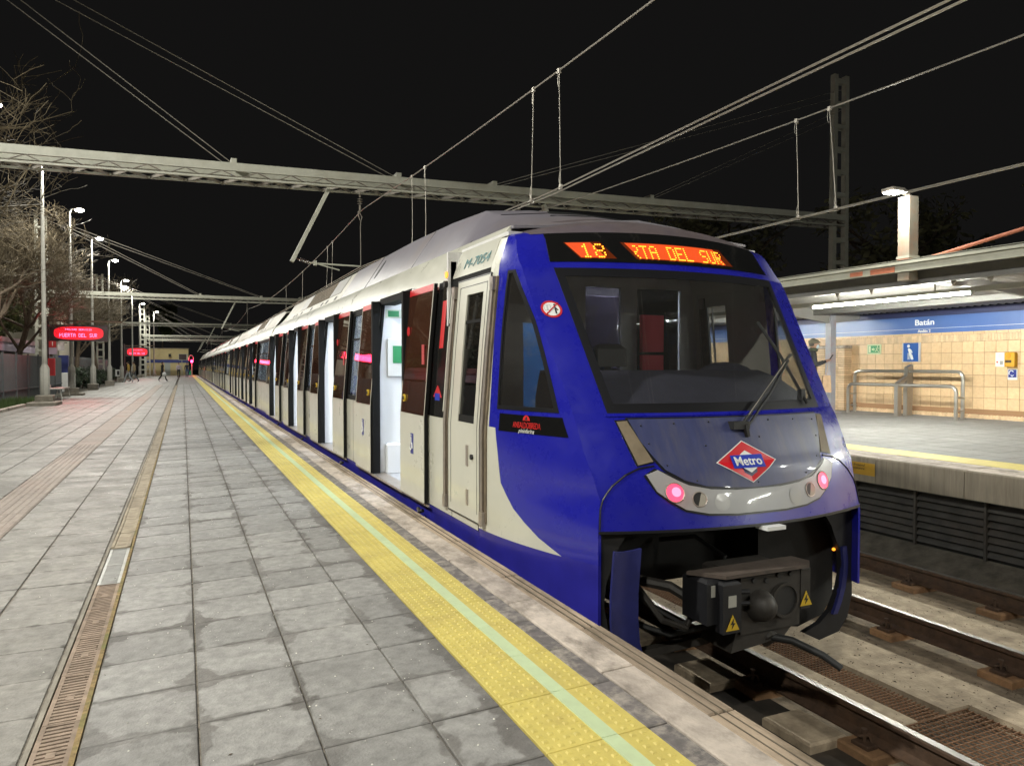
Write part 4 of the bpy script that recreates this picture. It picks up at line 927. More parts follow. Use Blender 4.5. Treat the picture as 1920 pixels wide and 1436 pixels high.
b = MB(); b.box(2.30, 2.9, 20.05, 20.3, .1, 2.35); b.box(3.82, 4.42, 20.05, 20.3, .1, 2.35); b.box(2.30, 4.42, 20.05, 20.3, 2.15, 2.40); b.build('gangway', mat('gangway_rubber', (.10, .095, .085), .8), car)
# door-side fittings of the first doorway
b = MB(); b.box(2.14, 2.47, 8.396, 8.40, 1.92, 2.02); gp = b.build('exit_plate', mat('pale_plate', (.62, .68, .58), .5), car)
b = MB(); b.box(2.17, 2.30, 8.392, 8.396, 1.935, 2.005); b.build('exit_symbol', m_green_p, gp)
b = MB(); b.cbox(2.16, 2.44, 8.37, 8.40, 1.25, 1.68, .005); hp = b.build('call_panel', mat('panel_white', (.66, .68, .68), .4), car)
b = MB(); b.box(2.22, 2.37, 8.364, 8.37, 1.40, 1.60); b.build('call_screen', m_green_p, hp)
b = MB(); b.box(2.52, 2.90, 9.0, 9.01, .85, 1.60); bp_ = b.build('line_poster', m_bluesign, car)
text('poster_number', '10', m_white, bp_, (2.62, 8.996, 1.53), .13, (R(90), 0, 0))
b = MB(); b.cbox(2.13, 2.42, 8.28, 8.40, .14, .48, .02); b.build('wheel_box', m_inw, car)

# ---- following cars
DOORS2 = [24.65, 28.26, 31.87, 35.48]
car2 = thing('metro_car', 'second metro car from the cab, cream with brown door glass, its doors open', 'metro car', (XC, 20.3, -.92), 'cars of the metro train')
flank(car2, 20.30, 38.0, DOORS2); saloon(car2, 20.32, 37.98, DOORS2, False)
for i, yc in enumerate(DOORS2): door(car2, yc, 2 + i)
b = MB(); hump(b, [(20.55, .86), (21.0, .98), (36.9, .98), (37.5, .7), (37.9, .1)]); b.build('roof_cover', m_cream_r, car2, smooth=True)
roof_gear(car2, 23.4, 0)
b = MB(); b.box(2.30, 2.9, 38.0, 38.2, .1, 2.35); b.box(3.82, 4.42, 38.0, 38.2, .1, 2.35); b.box(2.30, 4.42, 38.0, 38.2, 2.15, 2.40); b.build('gangway', mat('gangway_rubber', (.1, .095, .085), .8), car2)
for i, w_ in enumerate(('third', 'fourth', 'fifth', 'last and farthest')):
    c2 = copy_tree(car2); c2.location.y += 17.9 * (i + 1)
    c2['label'] = w_ + ' metro car from the cab, cream with brown door glass, its doors open'
# ------------------------------------------------------------------ far platform, its wall and canopy
def zr(x): return .14 + .022 * (x - 8.4)
m_tile = mat('wall_tile', (0.66, 0.47, 0.28), 0.35, noise=.10, nscale=14, rand=.09, dirt=(0.54, 0.34, 0.18), dscale=5, damt=.45)
m_brick = mat('wall_brick', (0.66, 0.48, 0.30), 0.5, noise=.10, nscale=20, rand=.14, dirt=(0.42, 0.27, 0.15), dscale=6, damt=.4)
m_wjoint = mat('wall_joint', (0.30, 0.17, 0.09), .9)
m_canopy = mat('canopy_sheet', (0.30, 0.29, 0.275), .5, noise=.08, nscale=3, dirt=(0.30, 0.27, 0.24), dscale=1.2, damt=.5)
m_rustp = mat('rust_primer', (0.46, 0.155, 0.085), .7, noise=.25, nscale=8)
m_postp = mat('grey_post', (0.34, 0.345, 0.39), .5, noise=.08, nscale=8, dirt=(0.42, 0.19, 0.14), dscale=3.5, damt=.6)
m_fascia = mat('blue_fascia', (0.07, 0.14, 0.37), .35, noise=.05, nscale=3)
m_dkblue = mat('dark_blue_soffit', (0.03, 0.035, 0.10), .5)
m_tube = emis('fluorescent', (0.98, 1.0, 0.90), TUBE_E)
far_platform = MB()
far_platform.add([(x, y, z) for y in (-25, 122) for x, z in ((8.42, .12), (15.6, .265), (15.6, -1.5), (8.62, -1.5), (8.62, -.2), (8.42, -.2))],
                 [(0, 1, 7, 6), (1, 2, 8, 7), (2, 3, 9, 8), (3, 4, 10, 9), (4, 5, 11, 10), (5, 0, 6, 11), (5, 4, 3, 2, 1, 0), (6, 7, 8, 9, 10, 11)])
fp = struct(far_platform.build('far_platform', m_joint))
def low(mb, fn): mb.v = [(x, y, z + fn(x)) for x, y, z in mb.v]; return mb
b = MB(); b.cbox(.004, .396, .004, .396, -.03, 0, .004); b.v = [(x, y, z + .022 * x) for x, y, z in b.v]; o = b.build('s', m_pave_far); fme = o.data; bpy.data.objects.remove(o)
sp = []; st = MB()
for i in range(14):
    for j in range(8, 60):
        x, y = 9.40 + .4 * i, .1 + .4 * j
        f_ = x * .4067 + y * .9135; r_ = x * .9135 - y * .4067
        sp.append((0 if 3.4 < r_ / f_ * 4.6 < 3.4 + 0 else (abs(r_ / f_ - .62) > .16) * 20 + math.hypot(x, y), x, y))
sp.sort()
for n, (d, x, y) in enumerate(sp):
    if n < 300: piece('paving_slab', fme, fp, (x, y, zr(x) + rnd.uniform(-.001, .001)))
    else: q = len(st.v); st.cbox(x + .004, x + .396, y + .004, y + .396, -.03, 0, .004); st.v[q:] = [(a, c, e + zr(a)) for a, c, e in st.v[q:]]
tag(st.build('paving_field', m_pave_far, fp), kind='stuff')
b = MB(); b.box(9.4, 15, 24.1, 122, -.02, 0); b.box(9.4, 15, -25, 3.3, -.02, 0); low(b, zr).build('far_paving', m_pave_far, fp)
b = MB(); b.box(8.93, 9.395, -25, 122, -.02, .001); low(b, zr).build('yellow_strip', m_yel, fp)
b = MB()
for j in range(-4, 80): b.cbox(8.44, 8.62, j * 1.2 - .23 + .004, j * 1.2 + .97 - .004, -.05, .0, .006); b.cbox(8.632, 8.92, j * 1.2 - .23 + .004, j * 1.2 + .97 - .004, -.05, .0, .006)
low(b, zr); tag(b.build('kerb_course', m_kerb, fp), kind='stuff')
b = MB(); b.cbox(0, .10, .005, 1.215 - .005, -.335, 0, .015); o = b.build('s', m_conc_face); eme = o.data; bpy.data.objects.remove(o)
for j in range(-14, 60): piece('edge_beam', eme, fp, (8.385, 5.755 + 1.215 * j, .14))
# louvred screen below the edge
lv = thing('louvre_screen', 'dark metal louvres under the edge of the far platform', 'louvre', (8.55, 6, -.9))
m_lv = mat('louvre_steel', (0.075, 0.068, 0.06), .5, metal=.3, noise=.3, nscale=6, dirt=(0.12, 0.09, 0.07), dscale=2, damt=.6)
b = MB(); b.add([(0, .02, 0), (0, .887, 0), (-.055, .887, -.065), (-.055, .02, -.065), (.012, .02, 0), (.012, .887, 0), (-.043, .887, -.065), (-.043, .02, -.065)], [(0, 1, 2, 3), (7, 6, 5, 4), (0, 3, 7, 4), (1, 5, 6, 2), (3, 2, 6, 7), (0, 4, 5, 1)])
o = b.build('s', m_lv); lme = o.data; bpy.data.objects.remove(o)
for j in range(-3, 28):
    for k in range(7): piece('louvre_slat', lme, lv, (8.56, 5.578 + .907 * j, -.26 - .088 * k))
    b = MB(); b.box(8.50, 8.54, 5.578 + .907 * j - .015, 5.578 + .907 * j + .015, -.90, -.21); b.build('louvre_post', m_lv, lv)
b = MB(); b.box(8.56, 8.62, -25, 122, -1.2, -.20); b.build('louvre_back', m_black, lv)
b = MB(); b.prism([(7.95, -25, -1.17), (8.62, -25, -1.17), (8.62, -25, -.88), (8.5, -25, -.92)], (0, 147, 0)); struct(b.build('side_bank', m_dirt))
# wall
wall = thing('platform_wall', 'tan tiled wall with brick courses along the back of the far platform', 'wall', (15, 11, .285))
b = MB(); b.box(15.004, 15.3, -10, 60, .1, 1.98); b.build('wall_core', m_wjoint, wall)
TW, TZ = .2365, .2345
b = MB(); b.add([(0, .003, .003), (0, TW - .003, .003), (0, TW - .003, TZ - .003), (0, .003, TZ - .003), (-.008, .006, .006), (-.008, TW - .006, .006), (-.008, TW - .006, TZ - .006), (-.008, .006, TZ - .006)], [(4, 5, 6, 7), (0, 1, 5, 4), (1, 2, 6, 5), (2, 3, 7, 6), (3, 0, 4, 7)])
o = b.build('s', m_tile); tme = o.data; bpy.data.objects.remove(o)
n = 0; rest = MB()
for j in list(range(0, 45)) + list(range(-1, -70, -1)) + list(range(45, 170)):
    for k in range(-1, 7):
        y = 8.25 + TW * j; z = 1.882 - TZ * (k + 1)
        if z < .36: continue
        if n < 300 and 0 <= j < 45: piece('wall_tile', tme, wall, (15.006, y, z), (0, rnd.uniform(-.004, .004), 0)); n += 1
        elif y > -10 and y < 45:
            rest.add([(15.002, y + .003, z + .003), (15.002, y + TW - .003, z + .003), (15.002, y + TW - .003, z + TZ - .003), (15.002, y + .003, z + TZ - .003)], [(0, 1, 2, 3)])
tag(rest.build('tile_field', m_tile, wall), kind='stuff')
b = MB(); b.cbox(-.02, .10, .004, .054, 0, .15, .008); o = b.build('s', m_brick); kme = o.data; bpy.data.objects.remove(o)
b = MB(); b.cbox(-.045, .05, .004, .054, 0, .09, .022); o = b.build('s', m_brick); jme = o.data; bpy.data.objects.remove(o)
rest = MB()
for j in range(0, 420):
    y = 8.3 + .058 * (j if j < 300 else -(j - 300))
    if j < 140:
        piece('coping_brick', kme, wall, (15, y, 1.885 + rnd.uniform(-.003, .003))); piece('base_brick', jme, wall, (15, y, .282 + rnd.uniform(-.004, .004)))
    else: rest.cbox(14.98, 15.1, y + .004, y + .054, 1.885, 2.035, .008); rest.cbox(14.955, 15.05, y + .004, y + .054, .282, .372, .02)
tag(rest.build('brick_field', m_brick, wall), kind='stuff')
b = MB(); b.cbox(0, .26, .003, .20, .003, .052, .005); o = b.build('s', m_brick); pme = o.data; bpy.data.objects.remove(o)
pier = MB(); pier.box(14.77, 15.0, 13.20, 14.62, .28, 1.80); pr = pier.build('pier_core', m_wjoint, wall)
for k in range(27):
    for j in range(7): piece('pier_brick', pme, pr, (14.752, 13.19 + .204 * j + (.0 if k % 2 else -.0), .29 + .0557 * k), (0, 0, rnd.uniform(-.01, .01)))
b = MB(); b.cbox(14.74, 15.0, 13.18, 14.65, 1.80, 1.87, .01); b.build('pier_cap', m_kerb, wall)
# station name fascia
sg = thing('station_name_sign', 'long blue station name sign above the tiled wall', 'sign', (15, 11.2, 2.1))
b = MB(); b.cbox(14.98, 15.06, -10, 60, 2.09, 2.455, .004); b.build('sign_panel', m_fascia, sg)
b = MB(); b.box(14.976, 14.98, -10, 60, 2.186, 2.192); b.build('white_line', m_white, sg)
WALLF = mrot((0, -1, 0), (0, 0, 1))
text('station_name', 'Batán', mat('sign_white', (.85, .85, .85), .4), sg, (14.974, 11.235, 2.325), .175, WALLF, .003, sx=1.22, bold=.003)
text('platform_text', 'Andén 2', m_white, sg, (14.974, 11.24, 2.137), .085, WALLF, .003, sx=1.05, bold=.002)
b = MB(); b.box(15.08, 15.12, -10, 60, 1.98, 2.60); b.build('back_board', m_dkblue, sg)
# canopy
cn = thing('canopy', 'grey corrugated steel canopy over the far platform', 'canopy', (14, 11, .3))
P = []
y = -14.0; k = 0
while y < 60:
    dz = (0, .03, .03, 0)[k % 4]; P.append([(10.28, y, 2.90 + dz), (12.5, y, 2.76 + dz), (14.95, y, 2.60 + dz)]); y += (.05, .03, .05, .03)[k % 4]; k += 1
b = MB(); b.grid(P, (0, 0, .008)); b.build('roof_sheet', m_canopy, cn)
b = MB(); b.box(10.20, 10.27, -14, 60, 2.945, 3.005); b.box(10.235, 10.28, -14, 60, 2.83, 2.94); b.box(10.2, 10.6, -14, 60, 2.99, 3.012); b.build('gutter', m_galv, cn)
b = MB(); b.box(10.228, 10.236, 8.20, 8.65, 2.84, 2.925); b.box(10.228, 10.236, 8.80, 9.05, 2.85, 2.92); b.build('rust_patch', m_rustp, cn)
b = MB(); b.box(10.53, 10.59, -14, 60, 2.65, 2.87); b.box(10.49, 10.63, -14, 60, 2.64, 2.655); b.box(13.4, 13.46, -14, 60, 2.55, 2.66); b.build('purlin', mat('purlin_paint', (.15, .145, .135), .6, noise=.1), cn)
for y in (6.9, 7.45, 8.9, 9.6, 10.95, 11.7, 13.0):
    b = MB(); b.prism([(10.55, y - .045, 2.64), (10.55, y + .045, 2.64), (10.55, y, 2.565)], (.03, 0, 0)); b.build('bracket', m_galv_d, cn)
for y in (-2.0, 5.45, 12.92, 20.4, 27.9):
    b = MB(); b.box(13.92, 14.08, y - .08, y + .08, zr(14) - .01, 2.62); b.box(13.8, 14.2, y - .15, y + .15, zr(14), zr(14) + .02); b.build('post', m_postp, cn)
    b = MB(); b.prism([(10.4, y - .04, 2.90), (14.9, y - .04, 2.61), (14.9, y - .04, 2.50), (14.1, y - .04, 2.38), (13.9, y - .04, 2.38), (10.4, y - .04, 2.80)], (0, .08, 0)); b.build('cantilever', m_canopy, cn)
b = MB(); b.prism([(10.4, 8.03, 2.93), (14.1, 8.03, 2.66), (14.1, 8.03, 2.5), (12, 8.03, 2.66), (10.4, 8.03, 2.70)], (0, .1, 0)); b.build('cantilever', m_canopy, cn)
# fluorescent battens
m_batten = mat('batten', (.42, .41, .36), .4, noise=.05)
first = None
for i, y in enumerate((9.43, 2.0, -5.5, 16.9, 24.3, 31.8)):
    t = thing('tube_light', ('', 'pair of fluorescent tubes under the canopy, first toward the camera', 'pair of fluorescent tubes under the canopy, second toward the camera', 'pair of fluorescent tubes behind the cab, next along the canopy', 'pair of fluorescent tubes farther along the canopy behind the train', 'farthest pair of fluorescent tubes behind the train')[i], 'tube light', (11.5, y, 2.6), 'fluorescent tubes under the canopy')
    if i == 0: t['label'] = 'lit pair of fluorescent tubes under the canopy above the leaning rail'
    b = MB(); b.box(11.46, 11.54, y - 1.7, y + 1.7, 2.56, 2.62); b.box(11.49, 11.51, y - 1.0, y - .98, 2.6, 2.78); b.box(11.49, 11.51, y + 1.0, y + 1.02, 2.6, 2.78); b.build('batten', m_batten, t)
    b = MB()
    for a, c in ((y - 1.60, y - .02), (y + .02, y + 1.60)): b.tube([(11.5, a, 2.535), (11.5, c, 2.535)], .021, 10)
    b.build('tube', m_tube, t, smooth=True)
    b = MB()
    for yy in (y - 1.63, y, y + 1.63): b.box(11.47, 11.53, yy - .02, yy + .02, 2.505, 2.57)
    b.build('lamp_holder', m_white, t)
b = MB()
for a, c in ((-14, -7.2), (-3.8, .3), (3.7, 7.73), (11.13, 15.2), (18.6, 22.6)): b.box(11.455, 11.545, a, c, 2.545, 2.625)
b.build('cable_trunking', m_batten, cn)
# column with floodlight on the canopy edge
def flood(loc, lab, power, grp):
    x, y, z = loc
    t = thing('flood_lamp', lab, 'lamp', loc, grp)
    b = MB(); b.prism([(x - .17, y - .11, z + .02), (x + .17, y - .11, z + .02), (x + .12, y - .07, z + .085), (x - .12, y - .07, z + .085)], (0, .22, 0)); b.beam((x + .12, y, z + .05), (x + .34, y, z - .01), .04); b.build('lamp_head', m_galv_d, t)
    b = MB(); b.box(x - .15, x + .15, y - .09, y + .09, z - .005, z + .018); b.build('lamp_lens', emis('lamp_glow', COOL, 45.0), t)
    l = bpy.data.lights.new('flood_light', 'POINT'); l.energy = power; l.color = COOL; l.shadow_soft_size = .12
    o = bpy.data.objects.new('flood_light', l); C.objects.link(o); o.parent = t; o.location = (-.22, -.12, -.12)
    return t
co = thing('canopy_column', 'rusty steel column rising from the canopy edge under a lit lamp', 'column', (10.37, 8.08, 2.7))
b = MB(); b.box(10.27, 10.47, 7.98, 8.18, 2.70, 4.0); b.build('shaft', mat('column_paint', (.27, .25, .20), .5, noise=.1, nscale=6, dirt=(.38, .17, .10), dscale=2.5, damt=.7), co)
b = MB(); b.box(10.255, 10.485, 7.965, 8.195, 3.04, 3.08); b.build('collar', m_galv, co)
b = MB(); b.box(10.262, 10.478, 7.972, 8.188, 2.87, 3.035); b.build('rust_band', m_rustp, co)
b = MB(); b.tube([(10.40, 7.95, 2.98), (10.40, 6.3, 3.23), (10.40, 4.0, 3.62)], .028, 8); b.build('brace', m_rustp, co)
flood((10.05, 8.06, 4.02), 'bright floodlight on the column at the canopy edge', FLOOD_W * .38, 'floodlights along the far platform')
for y, lab in ((0.2, 'floodlight along the far platform, beside the camera'), (-7.6, 'floodlight along the far platform, behind the camera')): flood((10.05, y, 4.02), lab, FLOOD_W, 'floodlights along the far platform')
# leaning rail
lr = thing('leaning_rail', 'stainless steel double hoop leaning rail by the tiled wall', 'rail', (14.45, 11.4, .28))
def hoop(x, y0, y1, z, z0):
    b = MB(); r_ = .13
    for ya, yb, s_ in ((y0, (y0 + y1) / 2 + .03, 1), (y1, (y0 + y1) / 2 - .03, -1)):
        pts = [(x, ya, z0), (x, ya, z - r_)] + [(x, ya + s_ * (r_ - r_ * math.cos(a)) * (1 if yb > ya else 1), z - r_ + r_ * math.sin(a)) for a in (.4, .8, 1.2, 1.57)] + [(x, yb, z)]
        b.tube(pts, .036, 12)
    return b.build('hoop', m_steel, lr, smooth=True)
hoop(14.30, 10.01, 12.67, .95, .27); hoop(14.62, 10.09, 12.76, 1.25, .28)
b = MB(); b.prism([(14.24, 11.30, .27), (14.36, 11.30, .27), (14.36, 11.30, .97), (14.53, 11.30, 1.06), (14.53, 11.30, .28), (14.70, 11.30, .28), (14.72, 11.30, 1.40), (14.55, 11.30, 1.34), (14.53, 11.30, 1.14), (14.30, 11.30, 1.02), (14.24, 11.30, .98)], (0, .09, 0)); b.build('middle_plate', m_steel, lr)
b = MB()
for y in (10.05, 12.71):
    for z in (.45, .72): b.tube([(14.30, y, z), (14.62, y, z)], .015, 8)
b.build('cross_tie', m_steel, lr)
# signs and boxes on the wall
def plate(name, lab, cat, y0, y1, z0, z1, m_, x=14.985, t_=.012, grp=None):
    t = thing(name, lab, cat, (x, (y0 + y1) / 2, z0), grp); b = MB(); b.box(x - t_, x + .01, y1, y0, z0, z1); b.build('plate', m_, t); return t
ex = plate('exit_sign', 'green exit sign with running figure on the tiled wall', 'sign', 12.724, 12.348, 1.645, 1.88, mat('exit_edge', (.60, .66, .42), .5))
b = MB(); b.box(14.970, 14.974, 12.38, 12.695, 1.675, 1.85); b.build('green_field', m_green_p, ex)
b = MB(); X = 14.968
b.box(X, X + .003, 12.62, 12.68, 1.69, 1.84); b.prism([(X, 12.60, 1.762), (X, 12.54, 1.80), (X, 12.54, 1.772), (X, 12.50, 1.772), (X, 12.50, 1.752), (X, 12.54, 1.752), (X, 12.54, 1.724)], (.003, 0, 0))
b.ball((X, 12.43, 1.828), .017, 8, 5, (.3, 1, 1)); b.tube([(X, 12.435, 1.80), (X, 12.45, 1.755), (X, 12.42, 1.725), (X, 12.40, 1.69)], .010, 5); b.tube([(X, 12.45, 1.755), (X, 12.475, 1.72), (X, 12.50, 1.715)], .009, 5); b.tube([(X, 12.437, 1.795), (X, 12.475, 1.775)], .007, 5); b.tube([(X, 12.435, 1.795), (X, 12.405, 1.775), (X, 12.39, 1.79)], .007, 5); b.build('running_figure', mat('exit_white', (.66, .72, .5), .5), ex)
rs = plate('rest_sign', 'blue leaning rest pictogram sign on the tiled wall above the leaning rail', 'sign', 11.781, 11.329, 1.459, 1.887, mat('alu_edge', (.5, .5, .52), .4))
b = MB(); b.box(14.968, 14.974, 11.375, 11.745, 1.47, 1.885); b.build('blue_field', mat('rest_blue', (.012, .085, .34), .4), rs)
b = MB(); X = 14.966
b.ball((X, 11.615, 1.815), .036, 12, 7, (.15, 1, 1)); b.tube([(X, 11.605, 1.75), (X, 11.57, 1.655)], .026, 7); b.tube([(X, 11.605, 1.755), (X, 11.54, 1.71), (X, 11.525, 1.66)], .016, 6); b.tube([(X, 11.575, 1.65), (X, 11.53, 1.60), (X, 11.505, 1.51)], .022, 7); b.tube([(X, 11.585, 1.65), (X, 11.56, 1.60), (X, 11.535, 1.515)], .016, 6)
for yy in (11.625, 11.595): b.box(X - .002, X + .003, yy - .007, yy + .007, 1.51, 1.66)
for zz in (1.55, 1.60, 1.645): b.box(X - .002, X + .003, 11.59, 11.63, zz - .005, zz + .005)
b.build('leaning_figure', m_white, rs)
nt_ = plate('notice_plate', 'small white notice on the tiled wall beside the yellow help point', 'notice', 9.66, 9.487, 1.352, 1.639, m_white)
b = MB(); b.lathe((14.972, 9.625, 1.445), [(.018, 0), (.018, .002)], 10, 'x'); b.build('red_mark', m_red, nt_)
b = MB()
for k in range(4): b.box(14.971, 14.974, 9.53, 9.60, 1.60 - .02 * k, 1.604 - .02 * k)
b.box(14.971, 14.974, 9.51, 9.57, 1.39, 1.47); b.build('grey_print', mat('grey_print', (.3, .3, .3), .5), nt_)
hp = thing('help_point', 'yellow help point call box with round button on the tiled wall', 'call box', (14.95, 9.34, 1.352))
b = MB(); b.cbox(14.90, 15.0, 9.244, 9.433, 1.352, 1.639, .02); b.build('housing', mat('help_yellow', (.62, .33, .02), .4), hp)
b = MB(); b.lathe((14.90, 9.36, 1.565), [(.048, -.004), (.05, 0), (.042, -.012), (.036, -.012)], 18, 'x'); b.build('button', mat('help_orange', (.60, .27, .015), .3), hp)
b = MB(); b.box(14.896, 14.902, 9.30, 9.42, 1.43, 1.485); b.build('speaker_slot', mat('slot_brown', (.07, .035, .01), .5), hp)
ea = plate('hearing_sign', 'small blue and white hearing loop sign under the yellow help point', 'sign', 9.413, 9.234, 1.093, 1.306, m_white)
b = MB(); b.box(14.970, 14.974, 9.245, 9.40, 1.14, 1.295); b.build('blue_field', mat('pictogram_blue', (.02, .03, .22), .4), ea)
b = MB(); b.tube([(14.969, 9.34 + .045 * math.cos(a), 1.225 + .05 * math.sin(a)) for a in [-.6 + .4 * i for i in range(9)]], .009, 5); b.tube([(14.969, 9.30, 1.19), (14.969, 9.325, 1.16), (14.969, 9.35, 1.19)], .008, 5); b.build('ear_symbol', m_white, ea)
ws_ = thing('warning_plate', 'orange yellow text plate on the concrete edge of the far platform', 'sign', (8.38, 7.3, -.1))
b = MB(); b.box(8.379, 8.384, 6.982, 7.75, -.10, .065); b.build('plate', mat('plate_orange', (.50, .28, .02), .5, noise=.1), ws_)
for k, (s_, yy) in enumerate((('objects dropped', 7.14), ('ask assistance', 7.14), ('staff', 7.335))):
    text('plate_text', s_, m_black, ws_, (8.377, yy, .03 - .045 * k), .05, WALLF, .0005, 'RIGHT', sx=1.1, shear=.2) if k < 2 else text('plate_text', s_, m_black, ws_, (8.377, yy, .03 - .045 * k), .05, WALLF, .0005, 'RIGHT', sx=1.1, shear=.2)

# ------------------------------------------------------------------ overhead line: gantries, wires
def lattice_mast(par, x, y, z0, z1, w=.5, d=.15, m_=m_galv):
    b = MB(); w2 = w * .82
    for s_ in (-1, 1): b.beam((x + s_ * w / 2, y, z0), (x + s_ * w2 / 2, y, z1), .13, d, (0, 1, 0))
    ms = b.build('mast', m_, par)
    b = MB(); z = z0 + .4
    while z < z1:
        for e in (-d / 2, d / 2): b.box(x - w / 2 + .02, x + w / 2 - .02, y + e - .006, y + e + .006, z - .06, z + .06)
        z += .62
    tag(b.build('batten_plate', m_, ms), kind='stuff'); return ms
def gantry(y, lab, xl, xr, zl, zr_, detail):
    g_ = thing('catenary_gantry', lab, 'gantry', (xr, y, 0), 'overhead line gantries')
    lattice_mast(g_, xl, y, -.1, 9.3, .5); lattice_mast(g_, xr, y, .1, 9.35, .50)
    zz = lambda x: zl + (zr_ - zl) * (x - xl) / (xr - xl)
    b = MB()
    for dy in (-.22, .22): b.beam((xl, y + dy, zz(xl) + .19), (xr, y + dy, zz(xr) + .19), .07, .15)
    bm_ = b.build('beam', m_galv, g_)
    b = MB()
    for dy in (-.22, .22): b.beam((xl, y + dy, zz(xl) - .02), (xr, y + dy, zz(xr) - .02), .07, .035)
    b.build('bottom_chord', m_galv, bm_)
    b = MB(); n_ = int((xr - xl) / .62)
    for i in range(n_):
        x = xl + (xr - xl) * i / n_; x2 = xl + (xr - xl) * (i + .5) / n_; x3 = xl + (xr - xl) * (i + 1) / n_
        if detail:
            for p_, q_ in (((x, y - .22, zz(x) - .02), (x2, y - .22, zz(x2) + .12)), ((x2, y - .22, zz(x2) + .12), (x3, y - .22, zz(x3) - .02))):
                e = MB(); e.beam(p_, q_, .05, .014); e.build('lacing_bar', m_galv_d, bm_)
        for dy in ((.22,) if detail else (-.22,)):
            b.beam((x, y + dy, zz(x) - .02), (x2, y + dy, zz(x2) + .12), .05, .014); b.beam((x2, y + dy, zz(x2) + .12), (x3, y + dy, zz(x3) - .02), .05, .014)
        if detail:
            b.beam((x, y - .22, zz(x) - .02), (x2, y + .22, zz(x2) - .02), .014, .05); b.beam((x2, y + .22, zz(x2) - .02), (x3, y - .22, zz(x3) - .02), .014, .05)
    tag(b.build('lacing', m_galv_d, bm_), kind='stuff')
    # stays from the mast heads
    b = MB()
    for xm, xs in ((xl, (.91, 4.08)), (xr, (6.21, 10.28))):
        s_ = 1 if xm == xl else -1
        for k, xa in enumerate(xs):
            top = ((9.12, 9.02) if s_ > 0 else (8.95, 8.40))[k]
            for dy, dz in ((-.05, 0), (.05, -.18)):
                b.tube([(xm, y + dy, top + dz), (xa - s_ * (.03 if dz == 0 else .16), y + dy, zz(xa) + .31)], .0085 if detail else .013, 5)
    b.build('stay', m_wire, g_)
    for xa in (.91, 4.08, 6.21, 10.28):
        b = MB(); b.box(xa - .05, xa + .05, y - .25, y + .25, zz(xa) + .265, zz(xa) + .35); b.build('stay_anchor', m_galv, bm_)
    # cantilevers with steady arms over both tracks
    for x0, s_ in ((2.71, 1), (7.5, -1)):
        b = MB(); zt = zz(x0) - .02; b.beam((x0, y, zt), (x0 - s_ * .73, y, 3.42), .07, .14, (0, 1, 0)); ca = b.build('drop_bracket', m_galv, g_)
        xx = x0 - s_ * .70; b = MB(); b.tube([(xx, y, 3.50), (xx + s_ * .12, y, 3.47)], .014, 6)
        for k in range(5): b.lathe((xx + s_ * (.14 + .035 * k), y, 3.465 - .01 * k), [(.02, -.014), (.042, 0), (.02, .014)], 10, 'x')
        b.build('insulator', mat('insulator', (.055, .03, .02), .3), ca)
        b = MB(); b.tube([(xx + s_ * .30, y, 3.42), (xx + s_ * .42, y, 3.41), (x0 + s_ * .62, y, 3.40)], .017, 7); b.tube([(xx + s_ * .42, y, 3.41), (x0 + s_ * .2, y, 3.30)], .013, 6); b.box(xx + s_ * .42 - .03, xx + s_ * .42 + .03, y - .03, y + .03, 3.37, 3.46); b.build('steady_arm', m_galv, ca)
        xm = x0 + s_ * .62; b = MB(); b.tube([(xm, y, zt + .0), (xm, y, zt - .12)], .02, 6)
        for k in range(3): b.lathe((xm, y, zt - .16 - .045 * k), [(.02, -.015), (.055, 0), (.02, .015)], 10)
        b.tube([(xm, y, zt - .28), (xm, y, zt - .42)], .02, 6); b.tube([(xm - .03, y, zt - .40), (xm + .04, y, zt - .52), (xm + .02, y, zt - .62), (xm - .035, y, zt - .5), (xm - .03, y, zt - .4)], .012, 6); b.tube([(xm + .01, y, zt - .62), (xm + .01, y, 3.41)], .009, 6); b.build('suspension', m_galv_d, g_)
    return g_
gantry(15.1, 'big nearest overhead line gantry with lattice beam spanning both tracks', -4.6, 16.62, 4.79, 5.23, True)
gantry(44.0, 'second overhead line gantry, beyond the first red display', -6.5, 16.6, 4.96, 4.96, False)
gantry(73.0, 'third overhead line gantry down the platform', -6.5, 16.6, 4.96, 4.96, False)
gantry(102.0, 'fourth overhead line gantry near the far building', -4.5, 16.6, 4.96, 4.96, False)
gantry(117.0, 'farthest overhead line gantry behind the red signal', -4.5, 16.6, 4.96, 4.96, False)
def wire(name, lab, pts, r_, m_, grp=None):
    t = thing(name, lab, 'wire', pts[0], grp); b = MB(); b.tube(pts, r_, 6); b.build('strand', m_, t); return t
def sagz(y, za, ys):
    for a, c in zip(ys, ys[1:]):
        if a <= y <= c:
            u = (y - a) / (c - a); L_ = c - a; return za - 4 * u * (1 - u) * .00045 * L_ * L_
    return za
SUP = [-14, 15.1, 44, 73, 102, 117, 146]
yy = [-10 + 1.2 * i for i in range(125)]
wire('messenger_wire', 'upper carrying wire above the train rising to the top edge', [(3.4, y, sagz(y, 4.58, SUP)) for y in yy], .0085, m_wire)
wire('messenger_wire', 'carrying wire above the empty track on the right', [(6.85, y, sagz(y, 4.66, SUP)) for y in yy], .0085, m_wire)
for dx, lab in ((-.03, 'left of the twin contact wires crossing just above the cab roof'), (.04, 'right of the twin contact wires crossing just above the cab roof')):
    wire('contact_wire', lab, [(interp(y, [-14, 2, 7, 15.1, 44, 73, 102], [3.6, 3.52, 3.46, 3.36, 3.45, 3.3, 3.45]) + dx, y, interp(y, [-10, 2.4, 7.1, 15.1], [3.20, 3.18, 3.13, 3.39])) for y in yy], .0072, m_copper, 'twin contact wires over the train')
